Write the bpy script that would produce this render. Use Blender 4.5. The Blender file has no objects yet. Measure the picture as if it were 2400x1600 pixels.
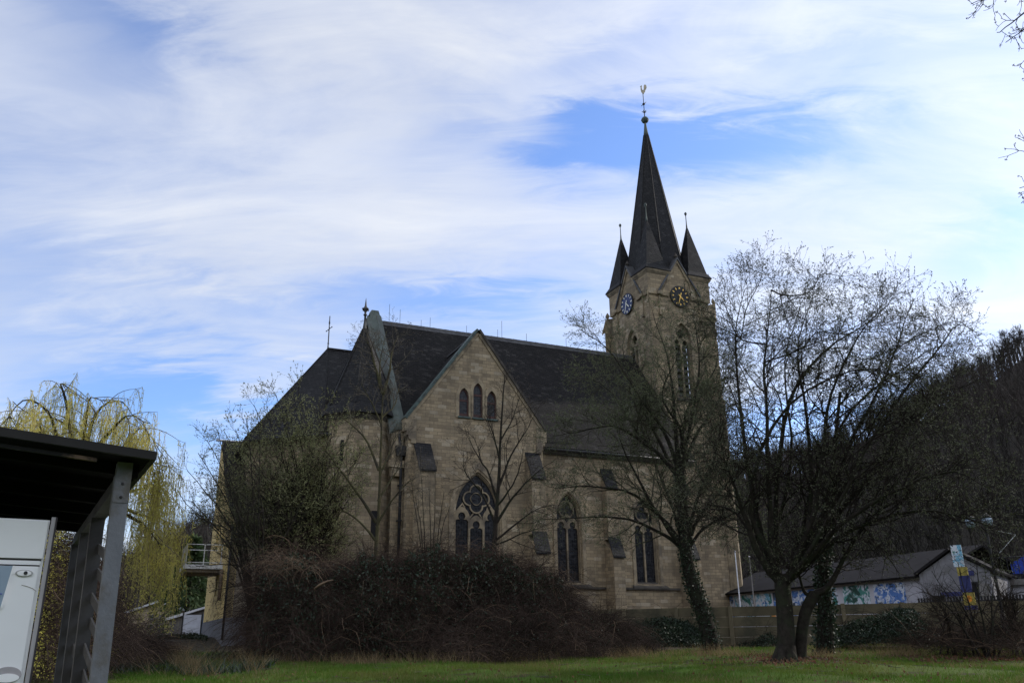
import bpy, bmesh, math, random
import numpy as np
from mathutils import Vector, Matrix, geometry
R = math.radians
rng = np.random.default_rng(7)
random.seed(7)
sc = bpy.context.scene
COL = sc.collection

# ------------------------------------------------------------------ camera
FPX, PIT, ROLL = 1990.0, R(19.4), R(-0.75)          # focal length in pixels of a 2400 wide frame
EYE = np.array([0, 0, 1.6])
cp, sp, cr, sr = math.cos(PIT), math.sin(PIT), math.cos(ROLL), math.sin(ROLL)
FW, UPV, XV = np.array([0, cp, sp]), np.array([0, -sp, cp]), np.array([1.0, 0, 0])
cam_d = bpy.data.cameras.new('camera'); cam = bpy.data.objects.new('camera', cam_d); COL.objects.link(cam)
cam_d.sensor_width = 36; cam_d.lens = 36 * FPX / 2400; cam_d.clip_end = 3000; cam_d.clip_start = 0.1
rx = XV * cr + UPV * sr; uy = -XV * sr + UPV * cr; bz = -FW
cam.matrix_world = Matrix(((rx[0], uy[0], bz[0], 0), (rx[1], uy[1], bz[1], 0), (rx[2], uy[2], bz[2], 1.6), (0, 0, 0, 1)))
sc.camera = cam

# ------------------------------------------------------------------ view
sc.view_settings.view_transform = 'Standard'; sc.view_settings.look = 'None'
sc.view_settings.exposure = 0.0; sc.view_settings.gamma = 1.0; sc.view_settings.use_curve_mapping = False

def ray(x, y):
    "direction (unit horizontal length) through pixel x, y of the 2400x1600 photograph"
    du, dv = x - 1200, y - 800
    u = cr * du + sr * dv; v = -sr * du + cr * dv
    d = u * XV + FPX * FW - v * UPV
    return d / math.hypot(d[0], d[1])
K = 2400 / 2352
def A(x, y, d):
    "world point seen at x, y (2352 wide view) at horizontal distance d"
    return EYE + ray(x * K, y * K) * d
def azel(x, y):
    d = ray(x * K, y * K)
    return math.atan2(d[0], d[1]), math.atan(d[2])

# ------------------------------------------------------------------ node helpers
def nd(nt, t, **kw):
    n = nt.nodes.new(t)
    for k, v in kw.items():
        if k == 'inp':
            for a, b in v.items(): n.inputs[a].default_value = b
        else: setattr(n, k, v)
    return n
def link(nt, a, b): nt.links.new(a, b)
def mth(nt, op, a, b=None, c=None, clamp=False):
    n = nt.nodes.new('ShaderNodeMath'); n.operation = op; n.use_clamp = clamp
    for i, v in enumerate((a, b, c)):
        if v is None: continue
        if isinstance(v, (int, float)): n.inputs[i].default_value = v
        else: nt.links.new(v, n.inputs[i])
    return n.outputs[0]
def mixc(nt, f, a, b, blend='MIX'):
    n = nt.nodes.new('ShaderNodeMix'); n.data_type = 'RGBA'; n.blend_type = blend
    for i, v in ((0, f), (6, a), (7, b)):
        if isinstance(v, (int, float)): n.inputs[i].default_value = v
        elif isinstance(v, tuple): n.inputs[i].default_value = v if len(v) == 4 else v + (1,)
        else: nt.links.new(v, n.inputs[i])
    return n.outputs[2]
def mrange(nt, v, a, b, c=0.0, d=1.0, smooth=True):
    n = nt.nodes.new('ShaderNodeMapRange'); n.interpolation_type = 'SMOOTHSTEP' if smooth else 'LINEAR'
    nt.links.new(v, n.inputs[0])
    for i, x in enumerate((a, b, c, d)): n.inputs[i + 1].default_value = x
    return n.outputs[0]
def noise(nt, vec, scale, detail=4, rough=0.55, dist=0.0):
    n = nt.nodes.new('ShaderNodeTexNoise'); n.inputs['Scale'].default_value = scale
    n.inputs['Detail'].default_value = detail; n.inputs['Roughness'].default_value = rough; n.inputs['Distortion'].default_value = dist
    if vec is not None: nt.links.new(vec, n.inputs['Vector'])
    return n.outputs['Fac']

# ------------------------------------------------------------------ world: sky with thin streaked cloud
SUN_AZ, SUN_EL = R(62), R(27)
world = bpy.data.worlds.new('World'); sc.world = world; world.use_nodes = True
nt = world.node_tree; nt.nodes.clear()
out = nd(nt, 'ShaderNodeOutputWorld'); bg = nd(nt, 'ShaderNodeBackground', inp={'Strength': 0.1})
link(nt, bg.outputs[0], out.inputs[0])
sky = nd(nt, 'ShaderNodeTexSky', sky_type='NISHITA', sun_disc=False, sun_elevation=SUN_EL, sun_rotation=SUN_AZ,
         air_density=1.0, dust_density=0.6, ozone_density=2.0, altitude=100)
tc = nd(nt, 'ShaderNodeTexCoord'); sx = nd(nt, 'ShaderNodeSeparateXYZ'); link(nt, tc.outputs['Generated'], sx.inputs[0])
X_, Y_, Z_ = sx.outputs
den = mth(nt, 'ADD', mth(nt, 'MAXIMUM', Z_, 0.0), 0.25)
cb = nd(nt, 'ShaderNodeCombineXYZ'); link(nt, mth(nt, 'DIVIDE', X_, den), cb.inputs[0]); link(nt, mth(nt, 'DIVIDE', Y_, den), cb.inputs[1])
mp = nd(nt, 'ShaderNodeMapping', inp={'Rotation': (0, 0, R(28)), 'Scale': (0.75, 1.35, 1), 'Location': (3.1, 1.7, 0)}); link(nt, cb.outputs[0], mp.inputs[0])
n1 = noise(nt, mp.outputs[0], 1.5, 6, 0.52, 0.7)
mp2 = nd(nt, 'ShaderNodeMapping', inp={'Rotation': (0, 0, R(52)), 'Scale': (0.8, 2.6, 1), 'Location': (0.4, 5.7, 0)}); link(nt, cb.outputs[0], mp2.inputs[0])
n2 = noise(nt, mp2.outputs[0], 2.1, 8, 0.6, 1.4)
n3 = noise(nt, cb.outputs[0], 1.1, 3, 0.5, 0.3)
az = mth(nt, 'ARCTAN2', X_, Y_); el = mth(nt, 'ARCSINE', Z_)
n4 = noise(nt, mp2.outputs[0], 7.0, 6, 0.62, 0.8)
wob = mth(nt, 'ADD', mth(nt, 'MULTIPLY', mth(nt, 'SUBTRACT', n2, 0.5), 0.42), mth(nt, 'MULTIPLY', mth(nt, 'SUBTRACT', n4, 0.5), 0.12))
azw = mth(nt, 'ADD', az, wob); elw = mth(nt, 'ADD', el, mth(nt, 'ADD', mth(nt, 'MULTIPLY', mth(nt, 'SUBTRACT', n1, 0.5), 0.15), mth(nt, 'MULTIPLY', mth(nt, 'SUBTRACT', n4, 0.5), 0.10)))
# openings in the cloud: x, y of the centre (2352 wide view), half sizes, tilt, depth
holes = [(1560, 330, 330, 62, 8, 1.15), (1330, 330, 150, 70, -10, .5), (420, 960, 300, 90, 8, .9), (380, 870, 120, 60, 0, .45), (1010, 690, 230, 48, 3, .75), (560, 690, 200, 40, 5, .35),
         (250, 70, 130, 90, 20, .45), (1350, 110, 230, 40, -8, .30), (2270, 560, 150, 60, -10, .45), (1830, 990, 220, 70, 0, .7),
         (130, 700, 160, 120, 0, .35), (1480, 640, 200, 40, 8, .3), (2050, 120, 300, 50, 10, .22), (700, 830, 200, 40, 6, .3), (960, 290, 90, 120, 30, .28)]
acc = None
for hx, hy, wx, wy, tilt, dep in holes:
    a0, e0 = azel(hx, hy); ca, sa = math.cos(R(tilt)), math.sin(R(tilt))
    da = mth(nt, 'MULTIPLY', mth(nt, 'SUBTRACT', azw, a0), math.cos(e0)); de = mth(nt, 'SUBTRACT', elw, e0)
    u = mth(nt, 'MULTIPLY', mth(nt, 'ADD', mth(nt, 'MULTIPLY', da, ca), mth(nt, 'MULTIPLY', de, -sa)), 2000 / wx)
    v = mth(nt, 'MULTIPLY', mth(nt, 'ADD', mth(nt, 'MULTIPLY', da, sa), mth(nt, 'MULTIPLY', de, ca)), 2000 / wy)
    g = mth(nt, 'MULTIPLY', mth(nt, 'EXPONENT', mth(nt, 'MULTIPLY', mth(nt, 'ADD', mth(nt, 'MULTIPLY', u, u), mth(nt, 'MULTIPLY', v, v)), -0.7)), dep)
    acc = g if acc is None else mth(nt, 'ADD', acc, g)
dens = mth(nt, 'ADD', mth(nt, 'ADD', mth(nt, 'MULTIPLY', n1, 1.10), mth(nt, 'MULTIPLY', n2, 0.50)), mth(nt, 'MULTIPLY', n4, 0.24))
dens = mth(nt, 'SUBTRACT', mth(nt, 'SUBTRACT', dens, 0.19), mth(nt, 'MULTIPLY', acc, 0.55))
cover = mrange(nt, dens, 0.08, 1.18)
sunv = (math.sin(SUN_AZ) * math.cos(SUN_EL), math.cos(SUN_AZ) * math.cos(SUN_EL), math.sin(SUN_EL))
dp = nd(nt, 'ShaderNodeVectorMath', operation='DOT_PRODUCT'); link(nt, tc.outputs['Generated'], dp.inputs[0]); dp.inputs[1].default_value = sunv
glow = mrange(nt, dp.outputs['Value'], 0.55, 1.0)
shade = mth(nt, 'ADD', mth(nt, 'MULTIPLY', n3, 2.4), mth(nt, 'ADD', mth(nt, 'MULTIPLY', n2, 1.8), 7.0))
shade = mth(nt, 'ADD', shade, mth(nt, 'MULTIPLY', glow, 3.0))
shade = mth(nt, 'MULTIPLY', shade, mth(nt, 'ADD', 1.0, mth(nt, 'MULTIPLY', mrange(nt, mth(nt, 'MULTIPLY', Y_, -1.0), -0.15, 0.6), 0.95)))   # unseen sky behind the camera brightened, added to light faces turned this way
ccol = nd(nt, 'ShaderNodeVectorMath', operation='SCALE'); ccol.inputs[0].default_value = (0.935, 0.97, 1.035); link(nt, shade, ccol.inputs['Scale'])
tint = mixc(nt, 1.0, sky.outputs[0], (1.66, 1.92, 2.5), 'MULTIPLY')
skycol = mixc(nt, cover, tint, ccol.outputs[0])
link(nt, skycol, bg.inputs[0])

# ------------------------------------------------------------------ sun (behind thin cloud, low on the right, beyond the church)
sun_d = bpy.data.lights.new('sun', 'SUN'); sun_d.energy = 3.0; sun_d.angle = R(1.5); sun_d.color = (1.0, 0.93, 0.82)
sun = bpy.data.objects.new('sun', sun_d); COL.objects.link(sun)
sun.rotation_euler = Vector(sunv).to_track_quat('Z', 'Y').to_euler(); sun.location = (60, 30, 60)

# ------------------------------------------------------------------ materials
M = {}
def mat(name, base, rough=0.8, var=0.25, vscale=6.0, bump=0.0, bscale=40.0, metal=0.0, spec=0.4, second=None, sscale=2.0, sth=(0.45, 0.65)):
    m = bpy.data.materials.new(name); m.use_nodes = True; nt = m.node_tree; b = nt.nodes['Principled BSDF']
    tc = nd(nt, 'ShaderNodeTexCoord'); co = tc.outputs['Object']
    n = noise(nt, co, vscale, 5)
    lo = tuple(c * (1 - var) for c in base); hi = tuple(min(1, c * (1 + var)) for c in base)
    c = mixc(nt, mrange(nt, n, 0.3, 0.7), lo, hi)
    if second: c = mixc(nt, mrange(nt, noise(nt, co, sscale, 6, 0.6), sth[0], sth[1]), c, second)
    link(nt, c, b.inputs['Base Color']); b.inputs['Roughness'].default_value = rough; b.inputs['Metallic'].default_value = metal
    b.inputs['Specular IOR Level'].default_value = spec
    if bump:
        bp = nd(nt, 'ShaderNodeBump', inp={'Strength': bump, 'Distance': 0.02}); link(nt, noise(nt, co, bscale, 4), bp.inputs['Height']); link(nt, bp.outputs[0], b.inputs['Normal'])
    M[name] = m; return m
def brickmat(name, c1, c2, mortar, w, h, ms, rough, stain, bump=0.5, rot=0.0, spec=0.3, pale=None, skew=0.0, light=0.0):
    m = bpy.data.materials.new(name); m.use_nodes = True; nt = m.node_tree; b = nt.nodes['Principled BSDF']
    tc = nd(nt, 'ShaderNodeTexCoord'); uv = tc.outputs['UV']; co = tc.outputs['Object']
    mpn = nd(nt, 'ShaderNodeMapping', inp={'Rotation': (0, 0, rot)}); link(nt, uv, mpn.inputs[0])
    nw = nd(nt, 'ShaderNodeTexNoise', inp={'Scale': 3.0, 'Detail': 2}); link(nt, uv, nw.inputs['Vector'])
    va = nd(nt, 'ShaderNodeVectorMath', operation='MULTIPLY_ADD'); link(nt, nw.outputs['Color'], va.inputs[0]); va.inputs[1].default_value = (0.03, 0.03, 0); link(nt, mpn.outputs[0], va.inputs[2])
    br = nd(nt, 'ShaderNodeTexBrick', offset=0.5, squash=1.0)
    br.inputs['Scale'].default_value = 1; br.inputs['Brick Width'].default_value = w; br.inputs['Row Height'].default_value = h
    br.inputs['Mortar Size'].default_value = ms; br.inputs['Mortar Smooth'].default_value = 0.2; br.inputs['Bias'].default_value = -0.1
    for k, v in (('Color1', c1), ('Color2', c2), ('Mortar', mortar)): br.inputs[k].default_value = v + (1,)
    link(nt, va.outputs[0], br.inputs['Vector'])
    br2 = nd(nt, 'ShaderNodeTexBrick', offset=0.5, squash=1.0)     # a second draw of the same courses: a few odd blocks
    br2.inputs['Scale'].default_value = 1; br2.inputs['Brick Width'].default_value = w; br2.inputs['Row Height'].default_value = h; br2.inputs['Mortar Size'].default_value = 0.0
    br2.inputs['Color1'].default_value = (0, 0, 0, 1); br2.inputs['Color2'].default_value = (1, 1, 1, 1); br2.inputs['Bias'].default_value = 0.0
    off = nd(nt, 'ShaderNodeVectorMath', operation='ADD'); link(nt, va.outputs[0], off.inputs[0]); off.inputs[1].default_value = (w * 38, h * 24, 0)
    link(nt, off.outputs[0], br2.inputs['Vector'])
    c = br.outputs['Color']
    if pale: c = mixc(nt, mth(nt, 'MULTIPLY', mrange(nt, br2.outputs['Color'], 0.82, 0.98), 0.75), c, pale)
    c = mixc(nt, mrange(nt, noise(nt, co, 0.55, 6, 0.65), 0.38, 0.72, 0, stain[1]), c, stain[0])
    stv = nd(nt, 'ShaderNodeMapping', inp={'Scale': (2.2, 2.2, .22)}); link(nt, co, stv.inputs[0])
    c = mixc(nt, mrange(nt, noise(nt, stv.outputs[0], 1.3, 5, .6), .50, .72, 0, stain[1] * .75), c, tuple(v * .8 for v in stain[0]))     # rain streaks
    c = mixc(nt, 0.35, c, mixc(nt, noise(nt, co, 14, 5), (0.35, 0.35, 0.35), (1.5, 1.5, 1.5)), 'MULTIPLY')
    if light: c = mixc(nt, mrange(nt, noise(nt, co, 9, 6, 0.7), 0.60, 0.74, 0, light), c, (0.20, 0.19, 0.17))
    link(nt, c, b.inputs['Base Color']); b.inputs['Roughness'].default_value = rough; b.inputs['Specular IOR Level'].default_value = spec
    bp = nd(nt, 'ShaderNodeBump', inp={'Strength': bump, 'Distance': 0.03})
    hgt = mth(nt, 'ADD', mth(nt, 'MULTIPLY', mth(nt, 'SUBTRACT', 1.0, br.outputs['Fac']), 0.7), mth(nt, 'ADD', mth(nt, 'MULTIPLY', br2.outputs['Color'], 0.35), mth(nt, 'MULTIPLY', noise(nt, co, 30, 4), 0.3)))
    link(nt, hgt, bp.inputs['Height']); link(nt, bp.outputs[0], b.inputs['Normal'])
    M[name] = m; return m
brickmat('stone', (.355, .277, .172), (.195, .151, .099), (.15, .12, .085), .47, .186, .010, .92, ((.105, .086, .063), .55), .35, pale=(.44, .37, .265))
mat('stone_trim', (.27, .215, .14), .9, .22, 3.5, .3, 25, second=(.13, .105, .075), sscale=1.1)
mat('stone_dark', (.060, .052, .043), .95, .35, 2.0, .3, 25)
brickmat('slate', (.019, .0165, .0155), (.007, .0065, .0065), (.003, .003, .003), .27, .17, .018, .8, ((.006, .0055, .005), .8), 1.0, rot=R(9), spec=.16, pale=(.045, .041, .038), light=.28)
brickmat('slate_clean', (.021, .020, .0205), (.010, .0098, .0105), (.003, .003, .0035), .25, .17, .016, .7, ((.008, .0078, .008), .6), 1.0, rot=R(7), spec=.2, pale=(.038, .036, .036))
mat('copper', (.074, .090, .078), .75, .25, 1.5, .1, 10, second=(.07, .075, .068), sscale=1.0)
mat('copper_dark', (.055, .085, .075), .65, .3, 3, second=(.03, .035, .03), sscale=4)
mat('iron', (.025, .025, .027), .55, .3, 8, metal=.3)
mat('lead', (.045, .045, .048), .6, .3, 2, second=(.075, .075, .075), sscale=1.5)
mat('gold', (.88, .55, .12), .45, .1, 10, metal=.0)
mat('pale_gilt', (.72, .70, .60), .5, .1, 10)
mat('gilt_worn', (.30, .26, .18), .5, .3, 10, metal=.4)
mat('clock_sky_tint', (.012, .026, .10), .35, .1, 5, spec=.3)  # dark clock face with the sky's blue reflection put into the colour
mat('clock_black', (.008, .008, .009), .4, .1, 5, spec=.2)
mat('red_wood', (.060, .026, .022), .7, .3, 8)
mat('louvre', (.06, .055, .055), .8, .3, 6)
mat('dark_hole', (.012, .011, .011), .95, .2, 3)
m = bpy.data.materials.new('glass'); m.use_nodes = True; nt = m.node_tree; b = nt.nodes['Principled BSDF']
tcg = nd(nt, 'ShaderNodeTexCoord')
brg = nd(nt, 'ShaderNodeTexBrick', offset=0.0); link(nt, tcg.outputs['UV'], brg.inputs['Vector'])
for k, v in (('Scale', 1), ('Brick Width', .14), ('Row Height', .20), ('Mortar Size', .006)): brg.inputs[k].default_value = v
for k, v in (('Color1', (.006, .007, .010, 1)), ('Color2', (.014, .014, .017, 1)), ('Mortar', (.045, .045, .043, 1))): brg.inputs[k].default_value = v
link(nt, brg.outputs['Color'], b.inputs['Base Color']); b.inputs['Specular IOR Level'].default_value = .24
link(nt, mrange(nt, noise(nt, tcg.outputs['Object'], 6, 4), .35, .65, .12, .4), b.inputs['Roughness'])
bpg = nd(nt, 'ShaderNodeBump', inp={'Strength': .6, 'Distance': .03}); link(nt, noise(nt, tcg.outputs['Object'], 5, 3), bpg.inputs['Height']); link(nt, bpg.outputs[0], b.inputs['Normal'])
M['glass'] = m
mat('yellow_render', (.58, .43, .17), .9, .10, 1.2, .1, 60, second=(.42, .32, .15), sscale=.8, sth=(.5, .8))
mat('grey_plinth', (.12, .12, .13), .9, .15, 2)
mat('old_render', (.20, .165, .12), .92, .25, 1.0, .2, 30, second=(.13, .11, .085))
mat('white_metal', (.62, .63, .66), .6, .1, 4)
mat('white_paint', (.84, .84, .85), .38, .03, 2.0, spec=.5, second=(.62, .62, .60), sscale=1.2, sth=(.6, .85))
mat('pale_glass', (.30, .38, .47), .12, .05, 2, spec=.7)
mat('alu_trim', (.38, .36, .37), .45, .1, 6, metal=.1)
mat('rubber', (.03, .025, .028), .6, .2, 6)
mat('chrome', (.5, .5, .5), .3, .1, 6, metal=.8)
mat('blue_decal', (.03, .06, .35), .5, .1, 4)
mat('black_timber', (.006, .006, .006), .95, .3, 3, .2, 20, spec=.1)
mat('fascia', (.016, .015, .014), .7, .2, 3, spec=.25)
mat('bare_timber', (.16, .115, .08), .9, .3, 9)
mat('worn_timber', (.008, .008, .008), .95, .3, 9, second=(.15, .10, .07), sscale=2.6, sth=(.56, .66))
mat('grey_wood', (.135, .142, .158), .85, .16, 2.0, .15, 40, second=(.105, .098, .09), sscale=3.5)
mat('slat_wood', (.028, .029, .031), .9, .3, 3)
mat('shaded_wood', (.040, .041, .044), .9, .3, 3)  # grey post wood with the shelter roof's shade put into the colour
mat('concrete', (.125, .105, .062), .95, .22, 1.3, .3, 40, second=(.065, .06, .038), sscale=.9)
mat('concrete_post', (.15, .125, .075), .95, .2, 2, .3, 40)
mat('hall_roof', (.020, .018, .019), .95, .15, 1.5, .1, 10, spec=.1)
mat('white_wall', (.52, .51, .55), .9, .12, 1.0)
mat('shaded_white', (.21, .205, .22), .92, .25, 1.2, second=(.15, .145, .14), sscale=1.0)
mat('sign_blue', (.03, .035, .13), .6, .2, 6)
mat('sign_yellow', (.34, .27, .06), .6, .3, 8)
mat('sign_white', (.60, .62, .70), .5, .1, 3)
mat('car_blue', (.02, .05, .33), .25, .05, 3, spec=.6)
mat('orange', (.75, .28, .03), .6, .1, 5)
mat('shed_grey', (.17, .16, .15), .9, .2, 2)
mat('shed_wall', (.36, .29, .20), .9, .2, 2)
mat('gate_blue', (.13, .17, .24), .7, .1, 3)
def mural(nm='mural', c1=(.20, .45, .62), c2=(.05, .20, .17), t1=.50):
    m = bpy.data.materials.new(nm); m.use_nodes = True; nt = m.node_tree; b = nt.nodes['Principled BSDF']
    uv = nd(nt, 'ShaderNodeTexCoord').outputs['UV']
    n = noise(nt, uv, 2.4, 5, .6, 1.2); k = noise(nt, uv, 1.2, 3, .5, .6); q = noise(nt, uv, 3.6, 4, .6, 1.5)
    c = mixc(nt, mrange(nt, n, t1, t1 + .07), (.66, .70, .76), c1)
    c = mixc(nt, mrange(nt, k, .56, .62), c, c2)
    c = mixc(nt, mrange(nt, q, .60, .64), c, (.02, .03, .05))
    c = mixc(nt, mrange(nt, noise(nt, uv, 1.9, 3, .5, 1), .66, .70), c, (.05, .16, .42))
    link(nt, c, b.inputs['Base Color']); b.inputs['Roughness'].default_value = .85; M[nm] = m
mural(); mural('mural_green', (.08, .28, .24), (.03, .08, .06), .47); mural('mural_blue', (.10, .22, .55), (.05, .07, .10), .46)
mat('bark', (.024, .020, .016), .95, .35, 7, .8, 30, second=(.026, .029, .017), sscale=3, spec=.15)
mat('bark_green', (.070, .064, .032), .95, .3, 6, .6, 30, second=(.040, .034, .026), sscale=3, spec=.15)
mat('twig', (.022, .0175, .0145), .9, .3, 2, spec=.1)
mat('twig_pale', (.085, .072, .050), .9, .3, 2)
mat('cane', (.046, .032, .025), .9, .55, .8, spec=.1)
mat('twig_green', (.050, .047, .032), .9, .3, 2, spec=.15)
mat('cane_pale', (.13, .085, .052), .9, .3, 1)
def leafmat(name, a, b_, rough=.6, trans=.25, scale=1.2):
    m = bpy.data.materials.new(name); m.use_nodes = True; nt = m.node_tree; b = nt.nodes['Principled BSDF']
    co = nd(nt, 'ShaderNodeTexCoord').outputs['Object']
    c = mixc(nt, mrange(nt, noise(nt, co, scale, 3), .35, .65), a, b_)
    c = mixc(nt, .5, c, mixc(nt, noise(nt, co, 23, 2), (.4, .4, .4), (1.6, 1.6, 1.6)), 'MULTIPLY')
    link(nt, c, b.inputs['Base Color']); b.inputs['Roughness'].default_value = rough; b.inputs['Specular IOR Level'].default_value = .35
    tr = nd(nt, 'ShaderNodeBsdfTranslucent'); link(nt, c, tr.inputs[0])
    mx = nd(nt, 'ShaderNodeMixShader', inp={0: trans}); link(nt, b.outputs[0], mx.inputs[1]); link(nt, tr.outputs[0], mx.inputs[2])
    link(nt, mx.outputs[0], nt.nodes['Material Output'].inputs[0]); M[name] = m
leafmat('bud_grey', (.090, .095, .058), (.070, .078, .042), .8, .15)
leafmat('bud_green', (.115, .135, .066), (.085, .100, .052), .8)
leafmat('bud_fresh', (.215, .225, .10), (.15, .155, .075), .8)
leafmat('bud_dark', (.070, .055, .045), (.09, .08, .055), .8)
leafmat('willow_leaf', (.70, .63, .16), (.52, .50, .12), .85, .55)
mat('willow_twig', (.34, .29, .10), .85, .3, 2)
leafmat('ivy_leaf', (.018, .034, .016), (.028, .045, .020), .58, .12)
leafmat('bramble_leaf', (.022, .046, .024), (.042, .050, .028), .42, .2)
leafmat('conifer', (.035, .065, .022), (.060, .090, .030), .8, .2)
leafmat('dry_grass', (.26, .19, .095), (.15, .105, .055), .9, .3)
leafmat('grass', (.062, .128, .010), (.110, .128, .026), .75, .45, .45)
leafmat('dead_leaf', (.15, .065, .035), (.09, .05, .035), .9, .2)
leafmat('hill_wood', (.037, .029, .025), (.028, .025, .020), .95, .1, .03)
def groundmat():
    m = bpy.data.materials.new('ground'); m.use_nodes = True; nt = m.node_tree; b = nt.nodes['Principled BSDF']
    co = nd(nt, 'ShaderNodeTexCoord').outputs['Object']
    c = mixc(nt, mrange(nt, noise(nt, co, .35, 5, .6), .40, .62), (.050, .095, .010), (.075, .105, .018))
    c = mixc(nt, mrange(nt, noise(nt, co, 1.1, 5, .65), .50, .64), c, (.050, .040, .022))
    sxy = nd(nt, 'ShaderNodeSeparateXYZ'); link(nt, co, sxy.inputs[0])
    far = mrange(nt, mth(nt, 'ADD', sxy.outputs[1], mth(nt, 'MULTIPLY', noise(nt, co, .5, 3), 3.0)), 31, 34)
    c = mixc(nt, far, c, (.045, .038, .026))
    link(nt, c, b.inputs['Base Color']); b.inputs['Roughness'].default_value = .95; b.inputs['Specular IOR Level'].default_value = .1
    bp = nd(nt, 'ShaderNodeBump', inp={'Strength': .8, 'Distance': .05}); link(nt, noise(nt, co, 12, 4), bp.inputs['Height']); link(nt, bp.outputs[0], b.inputs['Normal'])
    M['ground'] = m
groundmat()
leafmat('hill_ground', (.030, .023, .019), (.028, .023, .016), .95, 0, .02)

# ------------------------------------------------------------------ mesh helpers
def world_uv(me):
    uvl = me.uv_layers.new(name='UVMap')
    up = Vector((0, 0, 1))
    for p in me.polygons:
        n = p.normal
        if abs(n.z) > 0.97: h, t = Vector((1, 0, 0)), Vector((0, 1, 0))
        else: h = up.cross(n).normalized(); t = n.cross(h)
        for li in p.loop_indices:
            co = me.vertices[me.loops[li].vertex_index].co
            uvl.data[li].uv = (co.dot(h), co.dot(t))
class MB:
    def __init__(s): s.v = []; s.f = []; s.sm = []
    def add(s, vs, fs, smooth=False):
        o = len(s.v); s.v += [Vector(v) for v in vs]; s.f += [[i + o for i in f] for f in fs]; s.sm += [smooth] * len(fs); return s
    def hexa(s, p):   # p: 4 bottom, 4 top
        return s.add(p, [(3, 2, 1, 0), (4, 5, 6, 7), (0, 1, 5, 4), (1, 2, 6, 5), (2, 3, 7, 6), (3, 0, 4, 7)])
    def box(s, fr, a0, a1, b0, b1, c0, c1):
        return s.hexa([fr(a0, b0, c0), fr(a1, b0, c0), fr(a1, b1, c0), fr(a0, b1, c0), fr(a0, b0, c1), fr(a1, b0, c1), fr(a1, b1, c1), fr(a0, b1, c1)])
    def plate(s, fr, outer, holes, d0, d1):
        "outline with holes in (a, b), thickness from d0 to d1; fr(a, b, d) gives the point"
        loops = [outer] + list(holes); flat = [p for l in loops for p in l]
        tri = geometry.tessellate_polygon([[Vector((p[0], p[1], 0)) for p in l] for l in loops])
        n = len(flat)
        vs = [fr(p[0], p[1], d0) for p in flat] + [fr(p[0], p[1], d1) for p in flat]
        fs = [tuple(t) for t in tri] + [tuple(i + n for i in t[::-1]) for t in tri]
        o = 0
        for l in loops:
            k = len(l)
            for i in range(k): j = (i + 1) % k; fs.append((o + i, o + j, n + o + j, n + o + i))
            o += k
        return s.add(vs, fs)
    def tube(s, pts, rad, sides=8, smooth=True):
        pts = [Vector(p) for p in pts]; rad = rad if hasattr(rad, '__len__') else [rad] * len(pts)
        vs, fs = [], []
        for i, p in enumerate(pts):
            t = (pts[min(i + 1, len(pts) - 1)] - pts[max(i - 1, 0)]).normalized()
            a = t.cross(Vector((.31, .52, .79))).normalized(); b = t.cross(a)
            for k in range(sides):
                th = 2 * math.pi * k / sides; vs.append(p + (a * math.cos(th) + b * math.sin(th)) * rad[i])
        for i in range(len(pts) - 1):
            for k in range(sides):
                j = (k + 1) % sides; fs.append((i * sides + k, i * sides + j, (i + 1) * sides + j, (i + 1) * sides + k))
        fs.append(tuple(range(sides))[::-1]); fs.append(tuple((len(pts) - 1) * sides + k for k in range(sides)))
        return s.add(vs, fs, smooth)
    def lathe(s, fr, prof, sides=12, phase=0.0, smooth=False):
        vs, fs = [], []
        for r, z in prof:
            for k in range(sides):
                th = 2 * math.pi * (k + phase) / sides; vs.append(fr(r * math.cos(th), r * math.sin(th), z))
        for i in range(len(prof) - 1):
            for k in range(sides):
                j = (k + 1) % sides; fs.append((i * sides + k, i * sides + j, (i + 1) * sides + j, (i + 1) * sides + k))
        fs.append(tuple(range(sides))[::-1]); fs.append(tuple((len(prof) - 1) * sides + k for k in range(sides)))
        return s.add(vs, fs, smooth)
    def build(s, name, m, parent=None, loc=None):
        base = Vector((0, 0, 0))
        if parent is not None: base = Vector(parent['_base'])
        elif loc is not None: base = Vector(loc)
        me = bpy.data.meshes.new(name); me.from_pydata([v - base for v in s.v], [], s.f)
        bm = bmesh.new(); bm.from_mesh(me); bmesh.ops.recalc_face_normals(bm, faces=bm.faces); bm.to_mesh(me); bm.free()
        for p, q in zip(me.polygons, s.sm): p.use_smooth = q
        world_uv(me)
        for mm in (m if isinstance(m, (list, tuple)) else [m]): me.materials.append(M[mm])
        o = bpy.data.objects.new(name, me); COL.objects.link(o)
        o['_base'] = tuple(base)
        if parent is not None:
            o.parent = parent
        else: o.location = base
        return o
def sub(o):
    "parts of parts share the same origin as the part they sit on"
    return o
def tag(o, label=None, cat=None, group=None, kind=None):
    if label: o['label'] = label
    if cat: o['category'] = cat
    if group: o['group'] = group
    if kind: o['kind'] = kind
    return o
def thing(name, label, cat, loc, group=None):
    o = bpy.data.objects.new(name, None); COL.objects.link(o); o.location = loc; o['_base'] = tuple(loc)
    o.empty_display_size = .3
    return tag(o, label, cat, group)
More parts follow.
